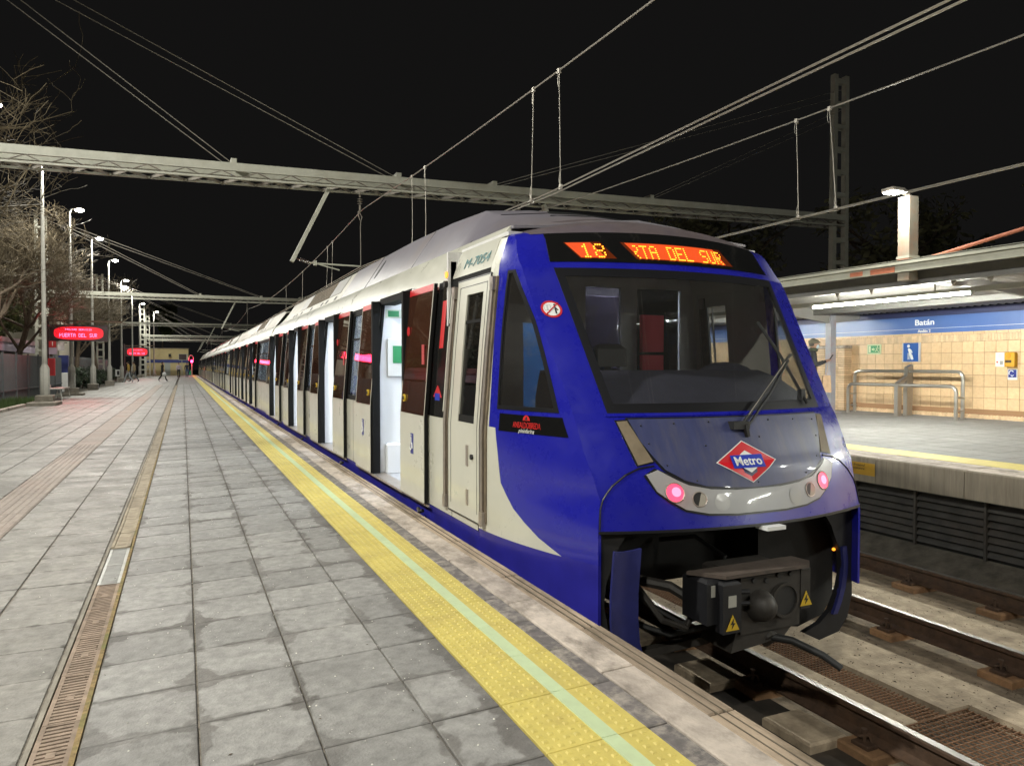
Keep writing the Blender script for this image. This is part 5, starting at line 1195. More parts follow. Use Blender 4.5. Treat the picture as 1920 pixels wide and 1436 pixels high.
for dx, lab in ((-.03, 'left of the twin contact wires over the empty track'), (.03, 'right of the twin contact wires over the empty track')):
    wire('contact_wire', lab, [(6.85 + dx, y, 3.16) for y in (-10, 146)], .0072, m_copper, 'twin contact wires over the empty track')
def dropper(x0, y0, z0, x1, y1, z1, lab):
    t = thing('dropper', lab, 'wire', (x0, y0, z0), 'dropper wires'); b = MB(); b.tube([(x0, y0, z0), (x0 + (x1 - x0) * .45 + .004, (y0 + y1) / 2, (z0 + z1) / 2), (x1, y1, z1)], .0045, 5)
    for x, y, z, s_ in ((x0, y0, z0 - .09, 1), (x1, y1, z1 + .09, -1)): b.tube([(x, y + .03 * math.sin(a), z + .08 * math.cos(a) * s_) for a in (0, .8, 1.6, 2.4, 3.1)], .0035, 4); 
    b.box(x0 - .012, x0 + .012, y0 - .02, y0 + .02, z0 - .03, z0 + .02); b.box(x1 - .012, x1 + .012, y1 - .02, y1 + .02, z1 - .02, z1 + .03); b.build('strand', m_wire, t)
dropper(3.4, 7.08, sagz(7.08, 4.58, SUP), 3.46, 7.26, 3.14, 'left of the two dropper wires above the cab')
dropper(3.4, 6.5, sagz(6.5, 4.58, SUP), 3.47, 6.6, 3.15, 'right of the two dropper wires above the cab')
dropper(6.85, 6.877, sagz(6.877, 4.66, SUP), 6.85, 6.83, 3.16, 'dropper wire over the empty track left of the right mast')
dropper(6.85, 6.373, sagz(6.373, 4.66, SUP), 6.85, 6.26, 3.16, 'dropper wire crossing in front of the right mast')
for y, lab in ((10.9, 'dropper wire just left of the gantry crossing'), (11.6, 'dropper wire at the gantry crossing, above the roof hole'), (18.5, 'nearer of the paired droppers beyond the big gantry'), (19.2, 'farther of the paired droppers beyond the big gantry'), (23.5, 'dropper wire between the two gantries, nearer one'), (27.5, 'dropper wire between the two gantries, farther one')):
    dropper(3.4, y, sagz(y, 4.58, SUP), interp(y, [7, 15.1, 44], [3.46, 3.36, 3.45]), y, interp(y, [7.1, 15.1], [3.15, 3.39]), lab)
# ------------------------------------------------------------------ near platform furniture
m_post = mat('lamp_post_paint', (.40, .39, .35), .55, noise=.1, nscale=6, dirt=(.26, .23, .2), dscale=2, damt=.5)
m_ledr = emis('red_led', (1.0, .30, .72), 2.4)
m_ledrb = emis('red_led_glow', (1.0, .004, .022), 1.15)
m_case = mat('display_case', (.035, .012, .014), .4)
m_fence = mat('fence_sheet', (.105, .115, .12), .6, noise=.15, nscale=4, dirt=(.07, .065, .06), dscale=2, damt=.5)
def lamp_post(x, y, lab, grp='street lamps along the near platform', h=8.8, power=LAMP_W):
    t = thing('street_lamp', lab, 'street lamp', (x, y, -.02), grp)
    b = MB(); b.cbox(x - .27, x + .27, y - .27, y + .27, -.03, .33, .03); b.build('concrete_base', m_conc, t)
    b = MB(); b.lathe((x, y, 0), [(.16, .33), (.155, 1.28), (.09, 1.42), (.085, 1.45), (.045, h - .1)], 8)
    b.tube([(x, y, h - .2), (x + .06, y, h + .02), (x + .35, y, h + .08)], .035, 6); b.build('pole', m_post, t, smooth=True)
    b = MB(); b.cbox(x + .2, x + .62, y - .13, y + .13, h + .02, h + .12, .03); b.build('lamp_head', m_galv_d, t)
    b = MB(); b.ball((x + .42, y, h + .02), .20, 14, 8, (1.0, .75, .55)); b.build('lamp_lens', emis('street_glow', COOL, 60.0), t, smooth=True)
    l = bpy.data.lights.new('street_light', 'SPOT'); l.energy = power; l.color = COOL; l.spot_size = R(178); l.spot_blend = .15; l.shadow_soft_size = .2
    o = bpy.data.objects.new('street_light', l); C.objects.link(o); o.parent = t; o.location = (.42, 0, h - .14); o.rotation_euler = (0, R(12), 0)
    return t
words = ['nearest street lamp in the frame, its head at the left edge', 'street lamp with wide concrete foot left of the bench', 'street lamp behind the first red display', 'street lamp beside the lattice mast', 'fourth street lamp, just right of the lattice mast', 'slim street lamp between the two red displays', 'street lamp far down the platform', 'street lamp before the end building, far down', 'farthest street lamp, added to light the end building']  # last lamp of the list is added to brighten the end building
for xy, w_ in zip(((-5.27, 25.4), (-4.52, 31, 8.97), (-4.85, 40.8), (-4.80, 49.5), (-4.72, 59.3), (-4.85, 72.7), (-4.75, 86), (-4.7, 99), (-3.6, 113)), words): lamp_post(xy[0], xy[1], w_, h=xy[2] if len(xy) > 2 else 8.8)
for y, pw, lab in ((16.0, 1.0, 'street lamp just outside the left edge of the frame'), (5.5, 2.3, 'street lamp on the near platform left of the camera'), (-5.0, 2.3, 'street lamp on the near platform behind the camera')): lamp_post(-5.2, y, lab, power=LAMP_W * pw)
b = MB(); b.cbox(-4.95, -4.05, 30.1, 31.5, -.03, .10, .02); b.build('lamp_slab', m_conc, platform)
b = MB(); b.cbox(-5.2, -4.35, 40.2, 41.3, -.03, .08, .02); b.build('lamp_slab', m_conc, platform)
def led_sign(x0, x1, y, z0, z1, lab):
    t = thing('led_display', lab, 'display', (x0 - .1, y, -.02), 'red departure displays')
    b = MB(); b.box(x0 - .16, x0 - .02, y - .02, y + .14, -.03, z1 + .35); b.build('post', m_case, t)
    b = MB(); b.box(x0 - .1, x1 + .6, y + .02, y + .10, z1 + .12, z1 + .2)
    for x in (x0 + .4, x1 - .4): b.box(x - .02, x + .02, y + .04, y + .08, z1, z1 + .13)
    b.build('top_arm', m_rust, t)
    b = MB(); b.cbox(x0, x1, y, y + .18, z0, z1, .02); cs = b.build('case', m_case, t)
    w_ = x1 - x0; cx = (x0 + x1) / 2
    b = MB()
    for k, (a, c) in enumerate(((.80, 1.0), (.72, .9))): pass
    n_ = 24; ring = [(cx + w_ * .43 * math.copysign(abs(math.cos(a)) ** .6, math.cos(a)), y - .004, (z0 + z1) / 2 - .01 + (z1 - z0) * .40 * math.copysign(abs(math.sin(a)) ** .6, math.sin(a))) for a in frange(0, 6.283, n_)[:-1]]
    b.add(ring, [tuple(range(n_))]); b.build('display_glow', m_ledrb, cs, fix=False)
    A, U = Vector((1, 0, 0)), Vector((0, 0, 1))
    s2 = 'PUERTA DEL SUR'; p = w_ * .66 / (len(s2) * 6)
    d = dots(s2, lambda u, v: (Vector((cx - w_ * .33 + u, y - .008, z0 + (z1 - z0) * .26 + v * 1.35)), A, U), p, p * .95); d.build('destination_text', m_ledr, cs, fix=False)
    s1_ = 'PROXIMO SERVICIO'; p1 = w_ * .46 / (len(s1_) * 6)
    d = dots(s1_, lambda u, v: (Vector((cx - w_ * .23 + u, y - .008, z0 + (z1 - z0) * .66 + v)), A, U), p1, p1 * .9); d.build('top_text', m_ledr, cs, fix=False)
    l = bpy.data.lights.new('sign_light', 'AREA'); l.energy = 80; l.color = (1, .02, .06); l.shape = 'RECTANGLE'; l.size = w_ * .8; l.size_y = .5
    o = bpy.data.objects.new('sign_light', l); C.objects.link(o); o.location = (cx, y - .03, (z0 + z1) / 2); o.rotation_euler = (R(-90), 0, R(0)); o.parent = None
    return t
led_sign(-5.31, -3.08, 37.8, 2.47, 3.19, 'nearer red departure display on its dark post by the fence')
led_sign(-5.76, -3.42, 91.8, 2.42, 3.45, 'farther red departure display, smaller, before the yellow building')
# things on the display post
t = thing('number_sign', 'small red platform number sign on the dark display post', 'sign', (-5.3, 37.75, 2.1))
b = MB(); b.box(-5.33, -5.06, 37.70, 37.72, 2.18, 2.46); b.build('plate', m_red, t); text('number', '1', m_white, t, (-5.19, 37.69, 2.33), .26, (R(90), 0, 0))
b = MB(); b.box(-5.33, -5.03, 37.70, 37.72, 1.88, 2.17); b.build('lower_plate', mat('lilac_plate', (.45, .36, .45), .5), t)
t = thing('hanging_panel', 'white hanging panel below the first red display', 'sign', (-4.9, 37.9, 2.05)); b = MB(); b.box(-5.03, -4.77, 37.9, 37.93, 2.05, 2.45); b.build('plate', m_white, t); b = MB(); b.tube([(-4.77, 37.92, 2.40), (-4.66, 37.92, 2.40)], .03, 6); b.build('bracket', m_galv, t)
t = thing('hose_cabinet', 'red fire cabinet on the dark display post', 'cabinet', (-5.22, 37.7, .95)); b = MB(); b.cbox(-5.36, -5.1, 37.62, 37.80, .95, 1.70, .01); b.build('box', m_red, t); b = MB(); b.box(-5.32, -5.14, 37.612, 37.62, 1.0, 1.65); b.build('door', mat('cabinet_red', (.36, .012, .015), .4), t)
t = thing('bench', 'pale metal bench beside the street lamp with wide foot', 'bench', (-4.8, 36, -.02))
m_bench = mat('bench_metal', (.50, .50, .46), .45, metal=.3)
b = MB(); b.box(-5.0, -4.52, 34.9, 37.4, .42, .46); b.build('seat', m_bench, t)
b = MB(); P = [[(-5.05 - .15 * k, y, .48 + .45 * k) for k in (0, 1)] for y in (34.9, 36.1)]; b.grid(P, (.02, 0, 0)); b.build('backrest', m_bench, t)
for y in (35.0, 37.3):
    for x, dx in ((-4.58, .08), (-4.95, -.08)):
        b = MB(); b.tube([(x, y, .43), (x + dx, y, -.03)], .022, 6); b.build('leg', m_bench, t)
t = thing('kiosk', 'low white and blue cabinet near the fence behind the bench', 'cabinet', (-5.9, 47, -.02))
b = MB(); b.cbox(-6.35, -5.7, 46.6, 47.3, -.03, 1.0, .02); b.build('lower_box', m_white, t); b = MB(); b.box(-6.2, -5.75, 46.95, 47.3, 1.0, 1.95); b.build('upper_panel', mat('kiosk_blue', (.06, .08, .30), .5), t); b = MB(); b.box(-5.68, -5.45, 46.9, 47.3, -.03, .9); b.build('side_box', mat('kiosk_blue', (.06, .08, .30), .5), t)
t = thing('bollard', 'short pale bollard right of the low white cabinet', 'bollard', (-5.2, 44.5, -.02)); b = MB(); b.lathe((-5.2, 44.5, 0), [(.09, -.03), (.09, .85), (.10, .86), (.10, .95), (.03, .99)], 12); b.build('post', m_post, t)
t = thing('totem', 'small white pictogram sign on a short post beside the slim lamp', 'sign', (-5.25, 74, -.02)); b = MB(); b.box(-5.3, -5.24, 73.98, 74.04, -.03, .5); b.build('post', m_post, t); b = MB(); b.box(-5.45, -5.0, 73.95, 74.0, .45, 1.05); b.build('plate', m_white, t); b = MB(); b.box(-5.32, -5.13, 73.93, 73.95, .58, .94); b.build('symbol', m_black, t)
# kerb, grass and fence
t = thing('planting_kerb', 'pale kerb edging the grass at the left edge', 'kerb', (-5.0, 28, -.03))
for k in range(12): b = MB(); b.cbox(-5.08, -4.94, 18 + k * 1.0 + .005, 19 + k * 1.0 - .005, -.05, .07, .015); b.build('kerb_stone', m_kerb, t)
b = MB(); b.box(-30, -5.08, -25, 160, -.3, -.06); struct(b.build('soil', mat('soil', (.05, .045, .03), .95, noise=.4, nscale=6)))
b = MB()
for i in range(5200):
    x = rnd.uniform(-5.95, -5.05) - .02; y = rnd.uniform(20, 33.5) ** 1.0; h = rnd.uniform(.08, .30); a = rnd.uniform(0, 6.28); w_ = .012; lx, ly = rnd.uniform(-.08, .08), rnd.uniform(-.08, .08)
    c_, s_ = math.cos(a) * w_, math.sin(a) * w_; b.add([(x - c_, y - s_, -.06), (x + c_, y + s_, -.06), (x + lx, y + ly, h)], [(0, 1, 2)])
tag(b.build('grass', mat('grass_blades', (.07, .115, .03), .7, rand=.35), fix=False), 'green grass growing between the kerb and the fence', 'grass', kind='stuff')
fn = thing('fence', 'dark ribbed sheet metal fence along the left of the platform', 'fence', (-6, 34, -.05))
for k in range(11):
    y0 = 20 + 2.4 * k; P = []; j = 0; y = y0
    while y < y0 + 2.39: P.append([(-6.0 + (.022 if (j // 2) % 2 else 0), y, z) for z in (-.06, 1.82)]); y += (.055, .012)[j % 2]; j += 1
    b = MB(); b.grid(P, (-.004, 0, 0)); b.build('fence_panel', m_fence, fn)
    b = MB(); b.box(-5.99, -5.93, y0 - .03, y0 + .03, -.06, 1.88); b.build('fence_post', m_fence, fn)
    b = MB(); b.box(-5.975, -5.955, y0, y0 + 2.4, .42, .47); b.build('fence_rail', m_fence, fn)
pf = thing('palisade_fence', 'grey palisade fence of upright pales behind the shrubs', 'fence', (-6.8, 60, -.05))
b = MB(); b.box(-.01, .01, -.035, .035, 0, 1.95); b.prism([(-.01, -.035, 1.95), (-.01, .035, 1.95), (-.01, 0, 2.06)], (.02, 0, 0)); o = b.build('s', m_fence); ple = o.data; bpy.data.objects.remove(o)
for k in range(220): piece('pale', ple, pf, (-6.8, 48 + .17 * k, -.05))
b = MB(); b.box(-6.84, -6.81, 48, 85.4, .3, .36); b.box(-6.84, -6.81, 48, 85.4, 1.6, 1.66); b.build('fence_rail', m_fence, pf)
# buildings
sb_ = thing('station_building', 'low station building with pink lit lilac fascia behind the dark fence', 'building', (-9, 38, -.06))
b = MB(); b.box(-12.5, -7.6, 28, 45.5, -.06, 2.1); b.build('wall', mat('render_wall', (.40, .36, .30), .8, noise=.1), sb_)
b = MB(); b.box(-12.8, -7.0, 27.5, 46, 2.02, 2.42); b.build('fascia', mat('lilac_fascia', (.50, .42, .52), .6, noise=.06), sb_)
b = MB(); b.box(-12.8, -6.96, 27.4, 46.1, 2.42, 2.62); b.build('roof_edge', mat('roof_edge', (.42, .25, .27), .6), sb_)
hs = thing('house', 'house with tiled pitched roof and pale gable behind the station', 'house', (-10.5, 64, 0))
b = MB(); b.box(-14, -7.9, 60.2, 68, -.05, 4.55); b.build('wall', mat('pale_wall', (.55, .50, .40), .8), hs)
b = MB(); b.prism([(-7.9, 60.2, 4.55), (-7.9, 63.2, 4.55), (-7.9, 61.7, 6.0)], (.05, 0, 0)); b.add([(-7.86, 60.05, 4.5), (-7.35, 60.05, 4.5), (-7.62, 60.05, 5.85)], [(0, 1, 2)]); b.build('gable', mat('gable_cream', (.62, .57, .42), .8), hs)
b = MB()
for i in range(14):
    for j in range(40):
        x = -14.2 + j * .158; z = 4.5 + i * .1; y = 60.0 + i * .2; b.add([(x, y, z), (x + .15, y, z), (x + .15, y + .26, z + .11), (x, y + .26, z + .11), (x + .075, y - .01, z + .05), (x + .075, y + .25, z + .15)], [(0, 4, 5, 3), (4, 1, 2, 5)])
rf_ = b.build('roof', mat('roof_tile', (.24, .19, .14), .8, rand=.3), hs)
yb = thing('end_building', 'pale yellow building with blue stripe closing the end of the platform', 'building', (-2, 123.5, 0))
b = MB(); b.box(-5.1, .8, 123, 131, -.06, 4.0); b.build('wall', mat('yellow_wall', (.62, .52, .27), .8, noise=.06, nscale=2), yb)
b = MB(); b.box(-5.12, .82, 122.96, 123.0, 1.86, 2.35); b.build('blue_stripe', mat('stripe_blue', (.03, .05, .22), .5), yb)
b = MB(); b.box(-2.5, -1.72, 122.94, 122.99, -.02, 1.85); b.build('door', mat('grey_door', (.40, .44, .40), .5), yb)
b = MB(); b.box(-5.2, .9, 122.9, 131, 4.0, 4.08); b.build('roof', m_galv_d, yb)
b = MB(); b.box(-1.95, -1.6, 122.6, 122.9, 2.75, 3.2); b.tube([(-1.8, 122.95, 3.0), (-1.8, 122.6, 3.0)], .04, 6); b.build('floodlight', m_black, yb)
# monitor and red signal at the platform end
t = thing('monitor', 'dark framed monitor on a pole at the end of the platform', 'monitor', (-.08, 100, -.02)); b = MB(); b.box(-.13, -.05, 100, 100.08, -.02, 2.1); b.build('pole', m_galv, t); b = MB(); b.box(-.46, .56, 99.95, 100.1, 2.08, 2.86); b.build('frame', m_galv, t); b = MB(); b.box(-.42, .40, 99.93, 99.95, 2.14, 2.82); b.build('screen', m_case, t)
t = thing('signal', 'red signal lamp hung from a hooked pole at the platform end', 'signal', (1.1, 112, -.02))
b = MB(); b.tube([(1.15, 112, -.02), (1.15, 112, 2.0)], .06, 8); b.tube([(.75, 111.9, 2.1), (.78, 111.9, 2.5), (.95, 111.9, 2.85), (1.2, 111.9, 2.85), (1.35, 111.9, 2.6), (1.36, 111.9, 2.2)], .045, 7); b.build('hooked_pole', m_galv, t)
b = MB(); b.box(1.0, 1.3, 111.85, 112.05, 1.75, 2.3); b.build('head', m_black, t); b = MB(); b.lathe((1.15, 111.83, 2.02), [(.17, 0), (.15, -.03)], 18, 'y'); b.build('lens', emis('signal_red', (1, .02, .10), 30.0), t)
l = bpy.data.lights.new('signal_light', 'POINT'); l.energy = 160; l.color = (1, .02, .08); l.shadow_soft_size = .2; o = bpy.data.objects.new('signal_light', l); C.objects.link(o); o.parent = t; o.location = (.05, -.5, 2.05)

# ------------------------------------------------------------------ trees and shrubs
m_bark = mat('bark', (.115, .085, .058), .85, noise=.3, nscale=12)
m_twig = mat('twig', (.10, .078, .046), .8, rand=.3)
def grow(mb, tw, p, d, ln, r_, lv, rg):
    n = 4 if lv < 2 else 3; pts = [Vector(p)]; dd = Vector(d).normalized()
    for i in range(n):
        dd = (dd + Vector((rg.uniform(-1, 1), rg.uniform(-1, 1), rg.uniform(-.6, 1.0) * (.5 if lv < 2 else .3))) * (.16 + .07 * lv)).normalized(); pts.append(pts[-1] + dd * ln / n)
    (mb if lv < 2 else tw).tube(pts, [max(.0065, r_ * (1 - .45 * i / n)) for i in range(n + 1)], 7 if lv == 0 else (5 if lv == 1 else 3), False)
    if lv >= 5: return
    kids = (7, 6, 5, 5, 3)[lv]
    for k in range(kids):
        u = rg.uniform(.35 if lv else .5, 1.0); q = pts[min(n, int(u * n + .5))]
        az = Vector((rg.uniform(-1, 1), rg.uniform(-1, 1), rg.uniform(-.25, .75))).normalized()
        grow(mb, tw, q, dd * .55 + az * .9, ln * rg.uniform(.50, .72), r_ * .42, lv + 1, rg)
def bare_tree(seed, lab, loc, ht, limbs=()):
    rg = random.Random(seed); t = thing('bare_tree', lab, 'tree', loc, 'bare trees behind the near platform')
    mb, tw = MB(), MB(); x, y, z = loc; grow(mb, tw, (x, y, z), (rg.uniform(-.1, .1), rg.uniform(-.1, .1), 1), ht * .42, ht * .016, 0, rg)
    for p_, d_, L_ in limbs: grow(mb, tw, p_, d_, L_, .045, 2, rg)
    mb.build('trunk', m_bark, t, smooth=True, fix=False); tw.build('crown', m_twig, t, fix=False); return t
labs = ['bare tree nearest the left edge, its twigs above the gantry beam', 'bare tree behind the fence left of the street lamps', 'bare tree beyond the station roof', 'bare tree behind the shrubs and the lattice mast', 'bare tree by the palisade fence', 'last bare tree before the pine']
bare_tree(5, labs[0], (-7.6, 21.0, -.06), 10.5, [((-6.6, 21, 6.6), (1, .02, .08), 3.4), ((-6.4, 21, 6.0), (1, .1, .02), 3.2), ((-6.2, 22, 5.1), (1, .1, .1), 3.0), ((-6.4, 20.5, 7.0), (1, .15, .1), 2.2)])
ta = bare_tree(3, 'wide bare tree leaning over the dark fence', (-7.0, 27.5, -.06), 9.6)
tb = bare_tree(11, labs[1], (-6.8, 33, -.06), 9.8)
for (src, x, y, rz, s_, lab) in ((ta, -6.8, 39, 2.1, 1.05, labs[2]), (tb, -6.8, 47, 1.2, 1.1, labs[3]), (ta, -6.6, 57, 4.0, 1.05, labs[4]), (tb, -6.4, 70, 3.0, 1.1, labs[5]), (ta, -10.5, 33, 5.0, 1.1, 'tall bare tree behind the station roof'), (tb, -10, 55, 2.2, 1.05, 'bare tree behind the tiled house gable')):
    c_ = copy_tree(src); c_.location = (x, y, -.06); c_.rotation_euler = (0, 0, rz); c_.scale = (s_, s_, s_); c_['label'] = lab
def foliage(mb, c_, rad, n, size, rg, clumps=14):
    cs = []
    for i in range(clumps):
        v = Vector((rg.gauss(0, 1), rg.gauss(0, 1), rg.gauss(0, 1))).normalized() * rg.uniform(.35, .95); cs.append((Vector((c_[0] + v.x * rad[0], c_[1] + v.y * rad[1], c_[2] + v.z * rad[2])), rg.uniform(.22, .42)))
    for i in range(n):
        q, s_ = rg.choice(cs); v = Vector((rg.gauss(0, 1), rg.gauss(0, 1), rg.gauss(0, .8))).normalized() * rg.random() ** .45
        p = q + Vector((v.x * rad[0] * s_, v.y * rad[1] * s_, v.z * rad[2] * s_)); a = Vector((rg.uniform(-1, 1), rg.uniform(-1, 1), rg.uniform(-1, 1))).normalized(); u = a.orthogonal().normalized(); k = size * rg.uniform(.6, 1.3)
        mb.add([p - a * k, p + u * k * .45, p + a * k, p - u * k * .45], [(0, 1, 2, 3)])
def leafy(name, lab, cat, base, c_, rad, n, size, m_, seed, grp=None, trunk=True, clumps=14):
    rg = random.Random(seed); t = thing(name, lab, cat, base, grp); mb = MB(); foliage(mb, c_, rad, n, size, rg, clumps); mb.build('crown' if trunk else 'foliage', m_, t, fix=False)
    mb = MB(); top = (c_[0], c_[1], c_[2] - rad[2] * .1); r_ = max(.03, rad[0] * .06)
    mb.tube([base, ((base[0] + c_[0]) / 2 + .1, base[1], (base[2] + c_[2]) / 2), top], [r_, r_ * .8, r_ * .4], 7)
    for k in range(7):
        v = Vector((rg.uniform(-1, 1), rg.uniform(-1, 1), rg.uniform(0, .8))); mb.tube([(top[0], top[1], top[2] - rad[2] * .5 * rg.random()), (c_[0] + v.x * rad[0] * .7, c_[1] + v.y * rad[1] * .7, c_[2] + v.z * rad[2] * .6)], [r_ * .4, r_ * .15], 5)
    mb.build('trunk' if trunk else 'stem', m_bark, t, fix=False); return t
m_dkleaf = mat('dark_leaf', (.020, .034, .014), .6, rand=.5)
m_leaf = mat('green_leaf', (.075, .085, .025), .6, rand=.45)
m_pine = mat('pine_needles', (.10, .13, .045), .6, rand=.45)
leafy('evergreen_tree', 'dark dense evergreen at the left edge above the fence', 'tree', (-7.6, 30.5, -.06), (-7.5, 30.5, 3.0), (1.1, 1.3, 1.5), 5200, .10, m_dkleaf, 1)
leafy('leafy_tree', 'green lit leafy tree behind the station roof', 'tree', (-9.6, 47, -.06), (-9.6, 47, 4.2), (2.2, 2.2, 1.6), 4200, .13, m_leaf, 2)
leafy('pine_tree', 'bright green pine lit by a lamp above the end building', 'tree', (-3.2, 134, -.06), (-3.0, 134, 9.0), (2.4, 2.2, 3.4), 5200, .26, m_pine, 5, clumps=22)
for i, (x, y) in enumerate(((-5.9, 50), (-5.9, 54.5), (-5.8, 58.5), (-5.8, 63), (-5.9, 68), (-5.9, 80))):
    leafy('shrub', ('dark shrub behind the lattice mast base', 'second dark shrub along the palisade fence', 'dark shrub behind the fourth street lamp', 'low dark shrub before the palisade fence', 'dark shrub left of the walkers', 'dark shrub far along the fence')[i], 'shrub', (x, y, -.06), (x, y, .55), (.75, 1.9, .75), 1900, .07, m_dkleaf, 20 + i, 'shrubs along the palisade fence', False)
m_night = mat('night_leaf', (.24, .23, .12), .7, rand=.4)
for i, (x, y, r_, h) in enumerate(((20.5, 24, 3.0, 6.2), (25, 20, 3.4, 6.0), (19.5, 33, 3.0, 6.0), (24, 12, 3.2, 6.6))):
    leafy('night_tree', ('dim tree behind the gantry right end', 'dim tree right of the tall mast', 'dim tree beyond the cab roof', 'dim tree at the right edge above the canopy')[i], 'tree', (x, y, -.2), (x, y, h), (r_, r_, 2.4), 2600, .17, m_night, 40 + i, 'dim trees behind the far platform')

# ------------------------------------------------------------------ people
m_skin = mat('skin', (.46, .27, .19), .5)
def cloth(n_, c_): return mat('cloth_' + n_, c_, .85, noise=.12, nscale=25)
def person(lab, loc, rz, J, top, legs, hair, shoes, sleeve=None, extra=None, facing=0.0, grp=None):
    """J: joints in metres (x right, y forward, z up); one skinned body, clothing chosen per limb"""
    t = thing('person', lab, 'person', loc, grp); t.rotation_euler = (0, 0, rz)
    sleeve = sleeve or top
    names = ['pelvis', 'waist', 'chest', 'neck', 'head']; V = [J[n] for n in names]; Rr = [.145, .135, .150, .055, .06]; E = [(0, 1), (1, 2), (2, 3), (3, 4)]; bones = [(0, 1, 0), (1, 2, 0), (2, 3, 0), (3, 4, 3)]
    for s_ in ('l', 'r'):
        k = len(V); V += [J['sho_' + s_], J['elb_' + s_], J['wri_' + s_], J['han_' + s_]]; Rr += [.075, .052, .036, .034]; E += [(2, k), (k, k + 1), (k + 1, k + 2), (k + 2, k + 3)]; bones += [(2, k, 0), (k, k + 1, 1), (k + 1, k + 2, 1), (k + 2, k + 3, 3)]
        k = len(V); V += [J['hip_' + s_], J['kne_' + s_], J['ank_' + s_], J['toe_' + s_]]; Rr += [.098, .068, .050, .040]; E += [(0, k), (k, k + 1), (k + 1, k + 2), (k + 2, k + 3)]; bones += [(0, k, 2), (k, k + 1, 2), (k + 1, k + 2, 2), (k + 2, k + 3, 4)]
    me = bpy.data.meshes.new('p'); me.from_pydata(V, E, []); o = bpy.data.objects.new('p', me); C.objects.link(o)
    sk = o.modifiers.new('s', 'SKIN'); sd = o.modifiers.new('d', 'SUBSURF'); sd.levels = 2; sd.render_levels = 2
    for i, r_ in enumerate(Rr):
        e = .82 if i in (0, 1, 2) else 1.0; me.skin_vertices[0].data[i].radius = (r_, r_ * e); me.skin_vertices[0].data[i].use_root = (i == 0)
    bpy.context.view_layer.update()
    body = bpy.data.meshes.new_from_object(o.evaluated_get(bpy.context.evaluated_depsgraph_get())); bpy.data.objects.remove(o)
    ms = [top, sleeve, legs, m_skin, shoes]
    vs = [tuple(v.co) for v in body.vertices]; fs = [tuple(p.vertices) for p in body.polygons]; mi = []
    VV = [Vector(v) for v in V]
    for p in body.polygons:
        c_ = p.center; best = (9, 0)
        for a, b_, m_ in bones:
            ab = VV[b_] - VV[a]; u = max(0, min(1, (c_ - VV[a]).dot(ab) / max(1e-6, ab.length_squared))); d = (VV[a] + ab * u - c_).length - (.05 if m_ in (0, 2) else 0)
            if d < best[0]: best = (d, m_)
        mi.append(best[1])
    # head, face, ears, hands
    hd = VV[4] + Vector((0, .01, .045)); f = MB(); f.ball(hd, .105, 16, 12, (.80, .95, 1.16)); fd = Matrix.Rotation(facing, 3, 'Z')
    def hp_(x, y, z): return hd + fd @ Vector((x, y, z))
    f.tube([hp_(0, .092, .02), hp_(0, .122, -.018), hp_(0, .095, -.026)], [.009, .016, .010], 6); f.ball(hp_(.085, 0, -.01), .026, 8, 6, (.35, .7, 1)); f.ball(hp_(-.085, 0, -.01), .026, 8, 6, (.35, .7, 1)); f.ball(hp_(0, .085, -.058), .022, 8, 5, (1.3, .5, .5))
    for s_, q in (('l', -1), ('r', 1)):
        w_, h_ = Vector(J['wri_' + s_]), Vector(J['han_' + s_]); d = (h_ - w_).normalized(); sd_ = d.orthogonal().normalized(); up = d.cross(sd_)
        for i in range(4):
            b0 = h_ + sd_ * (.024 - .016 * i); L_ = (.052, .062, .058, .045)[i]; f.tube([b0, b0 + d * L_ * .55 + up * .006, b0 + d * L_ * .8 + up * .024, b0 + d * L_ * .75 + up * .040], [.009, .0085, .008, .007], 5)
        f.tube([w_ + d * .03 + sd_ * .02, w_ + d * .06 + sd_ * .045 + up * .01, w_ + d * .09 + sd_ * .046 + up * .028], [.011, .010, .008], 5)
    k = len(vs); vs += f.v; fs += [tuple(i + k for i in q) for q in f.f]; mi += [3] * len(f.f)
    me = bpy.data.meshes.new('body'); me.from_pydata(vs, [], fs)
    for m_ in ms: me.materials.append(m_)
    me.polygons.foreach_set('material_index', mi); me.polygons.foreach_set('use_smooth', [True] * len(fs))
    bo_ = bpy.data.objects.new('body', me); C.objects.link(bo_); bo_.parent = t
    def part(mb, nm, m_, smooth=True):
        me = bpy.data.meshes.new(nm); me.from_pydata(mb.v, [], mb.f); me.materials.append(m_); me.polygons.foreach_set('use_smooth', [smooth] * len(mb.f)); q = bpy.data.objects.new(nm, me); C.objects.link(q); q.parent = t; return q
    h = MB(); h.ball(hd + Vector((0, -.014, .022)), .108, 16, 10, (.84, .93, 1.10)); h.v = [(x, y, max(z, hd.z + (.035 if (fd.transposed() @ (Vector((x, y, 0)) - Vector((hd.x, hd.y, 0)))).y > -.01 else -.06))) for x, y, z in h.v]; part(h, 'hair', hair)
    e = MB()
    for x in (-.032, .032): e.ball(hp_(x, .090, .015), .010, 6, 5, (1, .5, .6))
    part(e, 'eyes', m_black)
    if extra: extra(t, part, hd, hp_, J)
    return t
